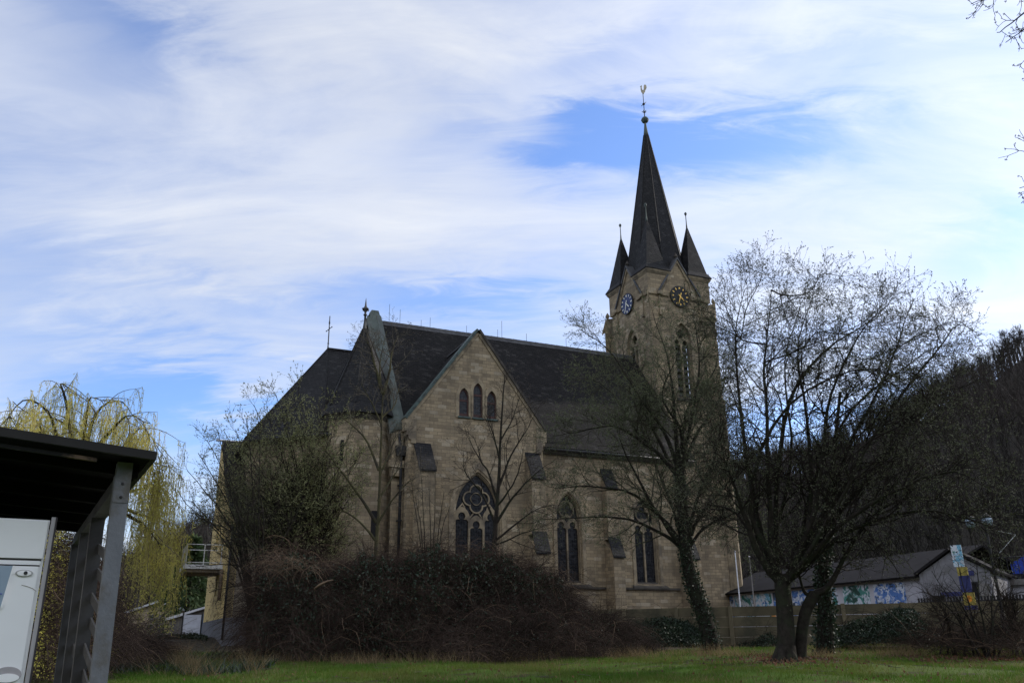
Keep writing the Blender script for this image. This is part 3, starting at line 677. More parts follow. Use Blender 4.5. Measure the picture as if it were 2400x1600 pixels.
# downpipe between turret and transept with hopper
dpn = MB()
sA = -4.22
dpn.tube([C(sA, .62, 12.2), C(sA, .55, 11.7), C(sA + .1, .48, 11.0), C(sA + .12, .5, 10.7), C(sA + .12, .5, GB)], .075, 8)
dpn.hexa([C(sA - .16, .36, 10.75), C(sA + .3, .36, 10.75), C(sA + .3, .66, 10.75), C(sA - .16, .66, 10.75), C(sA - .22, .28, 11.25), C(sA + .34, .28, 11.25), C(sA + .34, .7, 11.25), C(sA - .22, .7, 11.25)])
for z in (9.2, 7.4, 5.5): dpn.box(front, sA + .02, sA + .22, z, z + .07, .4, .75)
part(dpn, 'downpipe', 'iron')
part(MB().box(front, -4.6, -4.0, 9.7, 12.3, .55, .85).box(front, -4.75, -3.95, 10.15, 10.5, .45, .7), 'corner_pier', 'stone')

# ------------------------------------------------------------------ tower
s0, s1, t0, t1 = 14.55, 19.55, 4.1, 9.1; tcx, tcq = 17.05, 6.6
bw = arch(tcx - .72, tcx + .72, 17.0, 21.25, 1.0)
bq = arch(tcq - .72, tcq + .72, 17.0, 21.25, 1.0)
tw = MB().plate(front, [(s0, GB), (s1, GB), (s1, 26.1), (s0, 26.1)], [bw], t0, t0 + .6).plate(front, [(s0, GB), (s1, GB), (s1, 26.1), (s0, 26.1)], [bw], t1 - .6, t1)
tw.plate(side, [(t0 + .6, GB), (t1 - .6, GB), (t1 - .6, 26.1), (t0 + .6, 26.1)], [bq], s0, s0 + .6).plate(side, [(t0 + .6, GB), (t1 - .6, GB), (t1 - .6, 26.1), (t0 + .6, 26.1)], [bq], s1 - .6, s1)
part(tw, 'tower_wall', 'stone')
for fr, d, c in ((front, t0, tcx), (side, s0, tcq)):
    lv = MB(); lv.plate(fr, arch(c - .95, c + .95, 16.8, 21.2, 1.0), [arch(c - .70, c + .70, 17.0, 21.25, 1.0)], d - .04, d + .1)
    part(lv, 'window_surround', 'stone_trim')
    wo = part(MB().plate(fr, arch(c - .72, c + .72, 17.0, 21.25, 1.0), [light(c - .64, c - .05, 17.1, 20.9, .2), light(c + .05, c + .64, 17.1, 20.9, .2), foil(c, 21.7, .17, .17, 4)], d + .2, d + .34), 'belfry_window', 'stone_trim')
    lo = MB()
    for i in range(9):
        z = 17.2 + i * .44
        lo.add([fr(c - .66, z, d + .36), fr(c + .66, z, d + .36), fr(c + .66, z + .30, d + .62), fr(c - .66, z + .30, d + .62), fr(c - .66, z + .05, d + .36), fr(c + .66, z + .05, d + .36), fr(c + .66, z + .35, d + .62), fr(c - .66, z + .35, d + .62)],
               [(0, 1, 2, 3), (4, 5, 6, 7), (0, 1, 5, 4)])
    part(lo, 'louvres', 'louvre', wo)
    part(MB().plate(fr, arch(c - .72, c + .72, 17.0, 21.25, 1.0), [], d + .66, d + .7), 'backing', 'dark_hole', wo)
    part(MB().box(fr, c - .9, c + .9, 16.75, 16.95, d - .12, d + .3), 'sill', 'stone_dark', wo)
# corner piers with gablets
def pier(cx, cq, dirx, dirq, ztop=23.1):
    fr = lambda a, b, c_: C(cx + dirx * (a + .06) * .7071 - b * .7071 * dirq * dirx * 1.0 * dirx, cq + dirq * (a + .06) * .7071 + b * .7071 * dirx * dirx, c_)
    p = MB()
    p.box(fr, -.3, .42, -.30, .30, GB, ztop - 6); p.box(fr, -.3, .30, -.26, .26, ztop - 6, ztop)
    p.hexa([fr(-.3, -.36, ztop), fr(.38, -.36, ztop), fr(.38, .36, ztop), fr(-.3, .36, ztop), fr(-.3, -.02, ztop + 1.1), fr(.38, -.02, ztop + 1.1), fr(.38, .02, ztop + 1.1), fr(-.3, .02, ztop + 1.1)])
    p.tube([fr(.34, -.42, ztop - .1), fr(.40, 0, ztop + 1.25), fr(.34, .42, ztop - .1)], .055, 5, False)
    p.lathe(lambda a, b, c_: fr(.30 + a, b, c_), [(.05, ztop + 1.1), (.13, ztop + 1.3), (.05, ztop + 1.5), (0, ztop + 1.6)], 6)
    p.box(fr, .1, .36, -.14, .14, ztop - 1.3, ztop - .9)
    return part(p, 'corner_pier', 'stone_trim')
for cx, cq, dx, dq in ((s0, t0, -1, -1), (s1, t0, 1, -1), (s0, t1, -1, 1), (s1, t1, 1, 1)): pier(cx, cq, dx, dq)
# clock gables, one per face
def tgable(fr, c, d, sgn):
    "sgn = -1 when the face looks towards smaller d"
    ou = d + sgn * .10
    lo_, hi_ = sorted((ou, d - sgn * .45))
    g = part(MB().plate(fr, [(c - 1.62, 24.6), (c + 1.62, 24.6), (c, 27.25)], [], *sorted((d + sgn * .03, d - sgn * .5))), 'clock_gable', 'stone')
    for k_ in (-1, 1):
        x0, z0 = c + k_ * 1.72, 24.55
        L = math.hypot(1.72, 2.75); n0, n1_ = k_ * 2.75 / L, 1.72 / L
        P = [(x0, z0), (c, 27.3), (c + n0 * .0, 27.3 + .16), (x0 + n0 * .14, z0 + n1_ * .14)]
        part(MB().plate(fr, P, [], *sorted((d + sgn * .2, d - sgn * .5))), 'coping', 'lead', g)
        part(MB().plate(fr, [(x0 - k_ * .22, z0 - .02), (c, 27.02), (c, 27.28), (x0 + k_ * .02, z0 + .02)], [], *sorted((d + sgn * .12, d + sgn * .0))), 'moulding', 'stone_trim', g)
        part(MB().box(fr, *sorted((x0 - k_ * .20, x0 + k_ * .20)), 24.33, 24.56, *sorted((d + sgn * .22, d - sgn * .02))).box(fr, x0 - .05, x0 + .05, 23.0, 24.33, *sorted((d + sgn * .09, d - sgn * .02))).box(fr, x0 - .11, x0 + .11, 22.8, 23.0, *sorted((d + sgn * .16, d - sgn * .02))), 'corbel', 'stone_trim', g)
    # little roof behind the gable, running into the spire
    fo = lambda a, b, dd: fr(a, b, dd)
    for k_ in (-1, 1):
        part(slab([fo(c, 27.3, d), fo(c, 27.3, d - sgn * 2.0), fo(c + k_ * 1.72, 24.6, d - sgn * .6), fo(c + k_ * 1.72, 24.6, d)], .08), 'gable_roof', 'slate_clean', g)
    f = MB(); f.lathe(lambda a, b, c_: fr(c + a, c_, d + sgn * .02 + b), [(.05, 27.3), (.07, 27.45), (.16, 27.55), (.09, 27.68), (.03, 27.8), (0, 27.9)], 6)
    part(f, 'crocket', 'stone_dark', g)
tgable(front, tcx, t0, -1); tgable(side, tcq, s0, -1); tgable(front, tcx, t1, 1); tgable(side, tcq, s1, 1)
def clock(fr, c, zc, d, mirror, fm, gm):
    n = 40; dd = d - .08
    f = part(MB().plate(fr, circ(c, zc, .76, n), [], dd - .05, dd), 'clock_face', fm)
    part(MB().plate(fr, circ(c, zc, .79, n), [circ(c, zc, .74, n)], dd - .07, dd + .01), 'rim', 'iron', f)
    mk = MB()
    def bar(mb, ang, r0, r1, w0, w1, off):
        ca, sa = math.sin(ang) * mirror, math.cos(ang); pa, pb = sa, -ca
        P = [(c + ca * r0 + pa * w0, zc + sa * r0 + pb * w0), (c + ca * r0 - pa * w0, zc + sa * r0 - pb * w0), (c + ca * r1 - pa * w1, zc + sa * r1 - pb * w1), (c + ca * r1 + pa * w1, zc + sa * r1 + pb * w1)]
        mb.plate(fr, P, [], dd - .07 - off, dd - .055 - off)
    for h in range(12): bar(mk, h * math.pi / 6, .53, .69, .035 if h % 3 else .05, .035 if h % 3 else .05, 0)
    part(mk, 'hour_marks', gm, f)
    hm = MB(); bar(hm, R(33 * 6), -.26, .64, .035, .025, .06); part(hm, 'minute_hand', gm, f)
    hh = MB(); bar(hh, R(4.55 * 30), -.16, .44, .045, .035, .03); part(hh, 'hour_hand', gm, f)
clock(front, tcx, 24.42, t0, 1, 'clock_black', 'gold')
clock(side, tcq + .22, 24.50, s0, -1, 'clock_sky_tint', 'pale_gilt')
# corner pinnacles
def pinnacle(cx, cq):
    fr = lambda a, b, c_: C(cx + a, cq + b, c_); q2 = math.sqrt(2)
    p = part(MB().lathe(fr, [(.84 * q2, 24.3), (.84 * q2, 26.2)], 4, .5), 'pinnacle', 'stone')
    part(MB().lathe(fr, [(.86 * q2, 25.85), (.98 * q2, 26.05), (.98 * q2, 26.16), (.6, 26.18)], 4, .5), 'cornice', 'stone_trim', p)
    part(MB().lathe(fr, [(1.04 * q2, 26.16), (1.03 * q2, 26.24), (.80 * q2, 26.62), (.05, 30.6)], 4, .5), 'pinnacle_roof', 'slate_clean', p)
    part(MB().lathe(fr, [(.10, 30.2), (.06, 30.6), (.035, 31.0), (.03, 31.55), (.05, 31.6), (.10, 31.7), (.10, 31.78), (.04, 31.86), (0, 31.9)], 8, 0, True), 'finial', 'copper_dark', p)
for cx in (s0 + .72, s1 - .72):
    for cq in (t0 + .72, t1 - .72): pinnacle(cx, cq)
# main spire, ball, weathercock
sf = lambda a, b, c_: C(tcx + a, tcq + b, c_)
oc = 1 / math.cos(math.pi / 8)
spire = part(MB().lathe(sf, [(2.42 * oc, 25.9), (2.08 * oc, 27.0), (.17 * oc, 39.2)], 8, .5), 'spire', 'slate_clean')
sh = MB()
for i in range(8):
    th = 2 * math.pi * (i + .5) / 8; c1, s1_ = math.cos(th), math.sin(th)
    sh.tube([sf(2.42 * oc * c1, 2.42 * oc * s1_, 25.9), sf(2.08 * oc * c1, 2.08 * oc * s1_, 27.0), sf(.17 * oc * c1, .17 * oc * s1_, 39.2)], .045, 5, False)
part(sh, 'spire_hips', 'slate_clean', spire)
va = part(MB().lathe(sf, [(.21, 39.1), (.15, 39.6), (.09, 40.1), (.08, 40.35)], 10, 0, True), 'spire_cap', 'copper')
part(MB().lathe(sf, [(.0, 40.3)] + [(.29 * math.sin(math.pi * i / 12), 40.6 - .29 * math.cos(math.pi * i / 12)) for i in range(1, 12)] + [(0, 40.9)], 20, 0, True).lathe(sf, [(.29, 40.57), (.31, 40.60), (.29, 40.63)], 20), 'ball', 'copper_dark', va)
vr = MB().lathe(sf, [(.045, 40.85), (.032, 41.6), (.028, 43.1)], 6)
for i in range(5):
    th = i * 2 * math.pi / 5; vr.tube([sf(0, 0, 41.3), sf(.2 * math.cos(th), .2 * math.sin(th), 41.42)], [.05, .02], 5)
vr.lathe(sf, [(0, 42.0), (.10, 42.05), (.12, 42.1), (.10, 42.15), (0, 42.2)], 10)
for sx_, sz_ in ((1, 1), (-1, -1)): vr.tube([sf(0, 0, 42.1), sf(.28 * sx_, .05 * sx_, 42.1 + .30 * sz_)], [.04, .02], 5)
part(vr, 'vane_rod', 'iron', va)
ck = [(-.02, 0), (.06, 0), (.10, .12), (.20, .22), (.24, .42), (.32, .52), (.38, .70), (.36, .90), (.24, .98), (.14, .85), (.12, .62), (.10, .44), (.0, .36), (-.06, .40), (-.08, .60), (-.06, .74), (-.10, .82), (-.16, .72), (-.22, .66), (-.16, .62), (-.18, .40), (-.14, .18), (-.06, .08)]
ct = Vector((.93, .36, 0))
part(MB().plate(lambda a, b, d: Vector(sf(0, 0, 43.05 + b)) + ct * a + Vector((-.36, .93, 0)) * d, ck, [], -.02, .02), 'weathercock', 'gilt_worn', va)

# ------------------------------------------------------------------ yellow house with balcony, joined to the choir
HS = -12.2
house = thing('yellow_house', 'narrow tall yellow rendered house with balcony at the left end of the church', 'house', tuple(C(HS + 1, 4, 1.8)))
Hf = lambda a, b, d: C(d, a, b)            # facade plane: a = q, b = z, d = s
fac = [(0, 2.75), (9.65, 2.75), (9.65, 12.6), (4.9, 8.95), (0, 7.0)]
part(MB().plate(Hf, fac, [[(4.6, 3.9), (5.1, 3.9), (5.1, 5.0), (4.6, 5.0)], [(3.2, 3.9), (3.7, 3.9), (3.7, 5.0), (3.2, 5.0)], [(3.6, 5.5), (4.5, 5.5), (4.5, 7.6), (3.6, 7.6)], [(6.2, 6.3), (7.2, 6.3), (7.2, 7.7), (6.2, 7.7)]], HS, HS + .3), 'facade_wall', 'yellow_render', house)
part(MB().box(front, HS + .0, HS + 3.2, 2.75, 7.0, 0, .3), 'side_wall', 'old_render', house)
part(MB().box(front, HS - .03, HS + 3.2, 1.4, 2.74, -.03, 9.65), 'plinth', 'grey_plinth', house)
part(MB().box(front, HS + .3, HS + 3.2, 2.75, 12.3, 9.3, 9.65), 'rear_wall', 'old_render', house)
hr = MB()
for (a0, z0), (a1, z1) in (((-.35, 6.88), (4.9, 8.98)), ((4.9, 8.98), (9.75, 12.72))):
    m_ = slab([C(HS + .02, a0, z0), C(HS + 3.4, a0, z0), C(HS + 3.4, a1, z1), C(HS + .02, a1, z1)], -.16); hr.add(m_.v, m_.f)
hroof = part(hr, 'roof', 'slate', house)
part(MB().tube([C(HS - .3, 9.75, 12.86), C(HS + 3.4, 9.75, 12.86)], .07, 6), 'ridge_flashing', 'white_metal', hroof)
for q0, q1, z0, z1 in ((4.6, 5.1, 3.9, 5.0), (3.2, 3.7, 3.9, 5.0), (3.6, 4.5, 5.5, 7.6), (6.2, 7.2, 6.3, 7.7)):
    part(MB().box(Hf, q0, q1, z0, z1, HS + .14, HS + .2), 'window', 'dark_hole', house)
bal = part(MB().box(front, -13.95, HS, 5.05, 5.25, 2.9, 5.8), 'balcony', 'white_metal', house)
rl = MB()
def rail(p, q_): rl.tube([p, q_], .022, 5, False)
cs = [C(-13.5, 2.95, 5.25), C(-13.5, 5.75, 5.25)]
for z in (5.35, 6.2): rail(C(HS, 2.95, z), C(-13.9, 2.95, z)); rail(C(-13.9, 2.95, z), C(-13.9, 5.75, z)); rail(C(-13.9, 5.75, z), C(HS, 5.75, z))
for i in range(15): rail(C(-13.9, 2.95 + i * .2, 5.25), C(-13.9, 2.95 + i * .2, 6.2))
for s_ in (-13.9, -13.1, -12.3): rl.tube([C(s_, 2.95, 5.25), C(s_, 2.95, 6.2)], .03, 5, False)
part(rl, 'railing', 'white_metal', bal)
part(MB().box(front, -13.85, HS, 4.90, 5.04, 3.0, 5.7), 'soffit', 'old_render', bal)
dpp = MB()
for q_ in (2.2, 2.75): dpp.tube([C(HS - .07, q_, 5.0), C(HS - .07, q_, 3.6)], .05, 6)
part(dpp, 'drain_pipes', 'bare_timber', house)
part(MB().tube([C(HS - .05, -.05, 6.8), C(HS - .05, -.05, 1.8)], .05, 6), 'downpipe', 'iron', house)

# ------------------------------------------------------------------ concrete panel fence
F0, F1 = Vector((.4, 38.55, 0)), Vector((24.5, 31.6, 0)); FD = (F1 - F0).normalized(); FN = Vector((-FD.y, FD.x, 0))
fence = thing('concrete_fence', 'brownish concrete panel fence with posts in front of the church', 'fence', (F0.x, F0.y, 1.35))
FT = 2.80; bay = 2.16; nb = int((F1 - F0).length / bay)
for i in range(nb + 1):
    p = F0 + FD * (i * bay); fr = lambda a, b, c_: p + FD * a + FN * b + Vector((0, 0, c_))
    part(MB().box(fr, -.075, .075, -.09, .09, .9, FT + .02), 'post', 'concrete_post', fence)
    if i == nb: break
    for r_ in range(4):
        z0 = .9 if r_ == 0 else 1.26 + (r_ - 1) * .385 + .385 * 0 + .0
        z0 = [.9, 1.64, 2.03, 2.42][r_]; z1 = [1.62, 2.01, 2.40, FT - .01][r_]
        part(MB().box(fr, .08, bay - .08, -.028 + .004 * ((i * 7 + r_ * 3) % 3), .03, z0, z1), 'panel', 'concrete', fence)

# ------------------------------------------------------------------ open shelter with trellis, and the white trailer under it
BD = Vector((-.5, .866, 0)); BX = Vector((.866, .5, 0))          # along the side beam, along the front
P0 = Vector((-2.95, 6.36, 0))
cpf = lambda a, b, c_: P0 + BX * a + BD * b + Vector((0, 0, c_))
shelter = thing('shelter', 'open black timber shelter with flat roof and grey wooden posts', 'shelter', (P0.x, P0.y, float(gz(P0.x, P0.y))))
def rslab(a0, a1, b0, b1, z0, th, up):      # roof rises towards the left (a negative)
    return MB().hexa([cpf(a, b, z0 + up * (-a)) for a, b in ((a0, b0), (a1, b0), (a1, b1), (a0, b1))] + [cpf(a, b, z0 + th + up * (-a)) for a, b in ((a0, b0), (a1, b0), (a1, b1), (a0, b1))])
UP_ = .075
roofp = part(rslab(-4.6, .15, -.22, 4.3, 2.925, .03, UP_), 'roof', 'black_timber', shelter)
part(rslab(-4.6, .19, -.265, -.222, 2.912, .062, UP_), 'fascia', 'fascia', roofp)
part(rslab(.152, .19, -.222, 4.3, 2.912, .062, UP_), 'fascia', 'fascia', roofp)
for i in range(6): part(rslab(-4.5, .12, .1 + i * .78, .18 + i * .78, 2.83, .093, UP_), 'rafter', 'black_timber', roofp)
part(MB().hexa([cpf(a, b, z + UP_ * -a) for z in (2.85, 2.875) for a, b in ((-4.5, -.20), (-.2, -.20), (-.2, -.16), (-4.5, -.16))]), 'batten', 'worn_timber', roofp)
part(MB().box(cpf, -.045, .055, .06, 4.25, 2.70, 2.80), 'beam', 'shaded_wood', shelter)
for b in (0, 1.72, 2.97, 4.2):
    g = float(gz(*(P0 + BD * b).xy))
    zt_ = 2.70 if b else 2.80; ln = .055
    po = part(MB().hexa([cpf(a_ + ln, b_, g - .1) for a_, b_ in ((-.055, b - .055), (.055, b - .055), (.055, b + .055), (-.055, b + .055))] + [cpf(a_, b_, zt_) for a_, b_ in ((-.055, b - .055), (.055, b - .055), (.055, b + .055), (-.055, b + .055))]), 'post', 'shaded_wood' if b else 'grey_wood', shelter)
part(MB().box(cpf, -.049, .059, -.06, .05, 2.60, 2.90), 'post_cap', 'grey_wood', shelter)
for z_ in (2.64, 2.74): part(MB().lathe(lambda a, b, c_: cpf(.005 + a, -.062 - c_, z_ + b), [(.012, 0), (.010, .008), (.0, .010)], 8), 'bolt', 'iron', shelter)
part(MB().box(cpf, -.07, .075, -.065, .062, float(gz(P0.x, P0.y)) - .05, float(gz(P0.x, P0.y)) + .16), 'post_shoe', 'iron', shelter)
for b0, b1 in ((.06, 1.66), (1.78, 2.91), (3.03, 4.14)):
    sl_ = MB(); n = 9
    for k_ in range(n):
        z = .45 + k_ * .21
        sl_.add([cpf(.03 + .02 * (k_ % 2), b0, z), cpf(.03 + .02 * (k_ % 2), b1, z + .26), cpf(.03 + .02 * (k_ % 2), b1, z + .34), cpf(.03 + .02 * (k_ % 2), b0, z + .08),
                 cpf(.045 + .02 * (k_ % 2), b0, z), cpf(.045 + .02 * (k_ % 2), b1, z + .26), cpf(.045 + .02 * (k_ % 2), b1, z + .34), cpf(.045 + .02 * (k_ % 2), b0, z + .08)],
                [(0, 1, 2, 3), (4, 7, 6, 5), (0, 4, 5, 1), (3, 2, 6, 7)])
    part(sl_, 'trellis', 'slat_wood', shelter)
part(MB().box(cpf, -4.6, -4.45, 4.1, 4.25, 0, 2.9), 'post', 'grey_wood', shelter)
# trailer: its front panel is a plane parallel to the shelter front
T0 = A(112 / K, 1320 / K, 7.2); T0 = Vector((T0[0], T0[1], 0))
tf_ = lambda a, b, c_: T0 + BX * a + BD * b + Vector((0, 0, c_))
def ont(x, y):
    d = ray(x, y); n_ = np.array(BD); t = np.dot(np.array(T0) - EYE, n_) / np.dot(d, n_); P = EYE + d * t
    return float(np.dot(P - np.array(T0), np.array(BX))), float(P[2])
trailer = thing('trailer', 'white box trailer with side door parked under the black shelter roof', 'trailer', (T0.x, T0.y, float(gz(T0.x, T0.y)) + .0))
ztop = ont(60, 1215)[1]; zg = float(gz(T0.x, T0.y))
TW = 1.95
b_ = part(MB().box(tf_, -TW, -.03, .02, 3.6, zg + .38, ztop), 'body', 'white_paint', trailer)
part(MB().box(tf_, -.022, .010, -.012, .05, zg + .36, ztop + .02), 'corner_trim', 'alu_trim', trailer)
part(MB().box(tf_, .004, .016, -.018, .0, zg + .36, ztop + .02), 'seal', 'rubber', trailer)
zl1 = ont(50, 1311)[1]; zl2 = ont(50, 1324)[1]
part(MB().box(tf_, -TW, -.04, .0, .021, zl1 + .012, ztop - .01), 'upper_panel', 'white_paint', trailer)
part(MB().box(tf_, -TW, -.05, .004, .021, zl2 + .006, zl1 - .004), 'rail_strip', 'white_paint', trailer)
part(MB().box(tf_, -TW, -.045, .010, .0205, zl1 - .004, zl1 + .008), 'seam', 'rubber', trailer)
part(MB().box(tf_, -TW, -.05, .010, .0205, zl2 - .003, zl2 + .004), 'seam', 'rubber', trailer)
door = part(MB().box(tf_, -1.2, -.055, -.004, .021, zg + .45, zl2 - .005), 'door', 'white_paint', trailer)
wa = [ont(30, 1325), ont(0, 1425), ont(-190, 1425), ont(-190, 1325)]
part(MB().plate(lambda a, b, d: tf_(a, d, b), [(a, b) for a, b in wa], [], -.012, -.0045), 'window', 'pale_glass', door)
part(MB().plate(lambda a, b, d: tf_(a, d, b), [(wa[0][0] + .012, wa[0][1]), (wa[1][0] + .012, wa[1][1]), wa[1], wa[0]], [], -.016, -.0045), 'window_frame', 'white_paint', door)
def oval(x0, x1, y0, y1, k_=1.0):
    a0, z1 = ont(x0, y0); a1, z0 = ont(x1, y1); ca, cz = (a0 + a1) / 2, (z0 + z1) / 2
    return [(ca + (a1 - a0) / 2 * k_ * math.cos(t), cz + (z1 - z0) / 2 * k_ * math.sin(t)) for t in [2 * math.pi * i / 28 for i in range(28)]], ca, cz
ov, oa, oz = oval(37, 76, 1334, 1351)
lk = part(MB().plate(lambda a, b, d: tf_(a, d, b), ov, [], -.014, -.0045), 'lock_plate', 'chrome', door)
ov2, _, _ = oval(37, 76, 1334, 1351, .8); part(MB().plate(lambda a, b, d: tf_(a, d, b), ov2, [], -.018, -.0142), 'lock_cover', 'white_paint', lk)
ov3, _, _ = oval(56, 64, 1338, 1347); part(MB().plate(lambda a, b, d: tf_(a, d, b), ov3, [], -.024, -.0182), 'keyhole', 'iron', lk)
gv, _, _ = oval(-14, 47, 1562, 1600)
hn = part(MB().plate(lambda a, b, d: tf_(a, d, b), gv, [], -.010, -.0045), 'handle', 'alu_trim', door)
gv2, _, _ = oval(-10, 43, 1578, 1597); part(MB().plate(lambda a, b, d: tf_(a, d, b), gv2, [], -.020, -.0102), 'grip', 'white_paint', hn)
sc_ = [ont(50, 1370), ont(62, 1373), ont(76, 1378), ont(85, 1385)]
part(MB().tube([tf_(a, -.006, z) for a, z in sc_], .0016, 5), 'scratch', 'bare_timber', door)
a0, z0 = ont(-6, 1391); a1, z1 = ont(5, 1391); part(MB().box(tf_, a0, a1, -.020, -.0125, z0 - .003, z0 + .003), 'stripe', 'blue_decal', door)
for a in (-1.2,): part(MB().lathe(lambda x, y, z: tf_(a + z, 1.8 + x, zg + .33 + y), [(.32, -.75), (.33, -.7), (.33, -.56), (.2, -.55)], 20), 'wheel', 'rubber', trailer)

# ------------------------------------------------------------------ beyond the fence on the right: painted hall, gabled house, sign pylon, lamp, flagpoles
def base_at(x, y, d):
    p = A(x / K, y / K, d); return Vector((p[0], p[1], 0))
h0, h1 = base_at(1690, 1383, 59), base_at(2190, 1345, 45.5); hd = (h1 - h0).normalized(); hn_ = Vector((-hd.y, hd.x, 0)); HL = (h1 - h0).length
hf = lambda a, b, c_: h0 + hd * a + hn_ * b + Vector((0, 0, c_))
hall = thing('long_hall', 'long low white hall with dark roof and blue and green pictures painted along its wall', 'hall', (h0.x, h0.y, 1.9))
ez = 4.35
part(MB().box(hf, 0, HL, 0, 6, 1.5, ez), 'wall', 'white_wall', hall)
part(slab([hf(-.3, -.35, ez - .08), hf(HL + .3, -.35, ez - .08), hf(HL + .3, 3.0, ez + 1.35), hf(-.3, 3.0, ez + 1.35)], .1), 'roof', 'hall_roof', hall)
part(slab([hf(-.3, 6.35, ez - .08), hf(HL + .3, 6.35, ez - .08), hf(HL + .3, 3.0, ez + 1.35), hf(-.3, 3.0, ez + 1.35)], .1), 'roof', 'hall_roof', hall)
pic = [(.15, 1.05, 'mural'), (1.6, 3.6, 'mural'), (4.6, 6.1, 'mural'), (8.5, 10.6, 'mural')]
for a0, a1, mm in ((.1, 1.3, 'mural_blue'), (1.45, 3.4, 'mural'), (3.6, 5.2, 'mural'), (5.35, 6.9, 'mural_blue'), (7.1, 9.1, 'mural_blue'), (9.4, 10.8, 'mural'), (11.3, 13.2, 'mural_green')):
    part(MB().box(hf, a0, a1, -.03, .0, 2.75, ez - .25), 'picture', mm, hall)
part(MB().box(hf, 0, HL, -.05, 0, 1.6, 2.62), 'base_band', 'white_wall', hall)
part(MB().box(hf, 13.55, 15.6, -.04, .0, 2.75, ez - .3), 'picture', 'mural_blue', hall)
g0 = base_at(2163, 1400, 42); g1 = base_at(2300, 1400, 40); gd = Vector((math.cos(R(36)), -math.sin(R(36)), 0)); gn = Vector((-gd.y, gd.x, 0)); GL = 2.75
gf = lambda a, b, c_: g0 + gd * a + gn * b + Vector((0, 0, c_))
gh = thing('gabled_house', 'small white gabled house with blue plates beside the dark lamp post', 'house', (g0.x, g0.y, 1.9))
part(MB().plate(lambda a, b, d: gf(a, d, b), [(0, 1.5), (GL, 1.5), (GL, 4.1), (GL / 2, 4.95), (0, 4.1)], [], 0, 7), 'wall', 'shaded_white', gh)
for k_ in (0, 1):
    x0 = -.15 if k_ == 0 else GL + .15
    part(slab([gf(x0, -.15, 4.05), gf(GL / 2, -.15, 5.03), gf(GL / 2, 7.1, 5.03), gf(x0, 7.1, 4.05)], -.1), 'roof', 'hall_roof', gh)
part(MB().box(gf, .75, 1.55, -.03, 0, 3.15, 3.32), 'name_plate', 'sign_blue', gh)
part(MB().box(gf, 1.6, 2.15, -.03, 0, 3.95, 4.15), 'name_plate', 'sign_blue', gh)
part(MB().box(gf, 2.25, 2.62, -.03, 0, 1.9, 3.6), 'door', 'shed_grey', gh)
for a_, z_ in ((.35, 2.5), (1.65, 3.0)): wq = part(MB().plate(lambda a, b, d: gf(a, d, b), [(a_, z_), (a_ + .55, z_), (a_ + .55, z_ + .7), (a_, z_ + .7)], [[(a_ + .06, z_ + .06), (a_ + .49, z_ + .06), (a_ + .49, z_ + .64), (a_ + .06, z_ + .64)]], -.04, .02), 'window_frame', 'slat_wood', gh); part(MB().box(gf, a_ + .05, a_ + .5, -.012, .0, z_ + .05, z_ + .65), 'pane', 'dark_hole', wq)
sgp = base_at(2270, 1420, 37.5); vf = lambda a, b, c_: sgp + gd * a * .8 + gn * b + Vector((0, 0, c_ - .5))
pyl = thing('sign_pylon', 'tall narrow banner sign in white, yellow and blue beside the gabled house', 'sign', (sgp.x, sgp.y, 1.4))
part(MB().box(vf, .0, .08, -.04, .04, 1.2, 4.2), 'pole', 'iron', pyl)
part(MB().box(vf, -.30, .16, -.10, -.05, 4.55, 5.35), 'banner', 'mural', pyl)
part(MB().box(vf, -.20, .26, -.10, -.05, 4.22, 4.53), 'banner', 'sign_yellow', pyl)
part(MB().box(vf, -.18, .30, -.10, -.05, 3.62, 4.20), 'banner', 'sign_blue', pyl)
part(MB().box(vf, -.14, .36, -.105, -.05, 3.15, 3.60), 'banner', 'sign_yellow', pyl)
part(MB().box(vf, -.16, .38, -.10, -.05, 2.98, 3.13), 'banner', 'sign_blue', pyl)
part(MB().lathe(lambda a, b, c_: vf(.12 + a, -.115 + .01 * c_, 3.38 + b), [(.12, 0), (.12, .8), (.0, .8)], 14), 'emblem', 'orange', pyl)
lpp = base_at(2350, 1440, 34); lf = lambda a, b, c_: lpp + gd * a + gn * b + Vector((0, 0, c_))
lamp = thing('street_lamp', 'dark double globe street lamp on tall post beyond the fence', 'lamp', (lpp.x, lpp.y, 1.3))
part(MB().lathe(lf, [(.10, 1.0), (.09, 2.2), (.05, 2.3), (.045, 5.35)], 10), 'pole', 'iron', lamp)
part(MB().tube([lf(-.42, 0, 5.42), lf(.06, 0, 5.42)], .03, 6).box(lf, -.36, .02, -.05, .05, 5.38, 5.46), 'arm', 'iron', lamp)
for a in (-.44, .08):
    part(MB().lathe(lambda x, y, z: lf(a + x, y, z), [(.04, 5.10), (.13, 5.16), (.17, 5.28), (.16, 5.40)], 14, 0, True), 'globe', 'pale_glass', lamp)
    part(MB().lathe(lambda x, y, z: lf(a + x, y, z), [(.17, 5.40), (.14, 5.47), (.05, 5.52), (.02, 5.58)], 14, 0, True), 'cap', 'iron', lamp)
bp_ = base_at(2336, 1440, 34.6)
fpl = tag(MB().tube([A(2338 / K, 1300 / K, 34.4), A(2381 / K, 1252 / K, 34.4), A(2336 / K, 1243 / K, 34.4)], .014, 5, False).build('bent_pole', 'white_metal', None, tuple(A(2338 / K, 1290 / K, 34.4))), 'thin white bent pole sticking out beside the street lamp', 'pole')
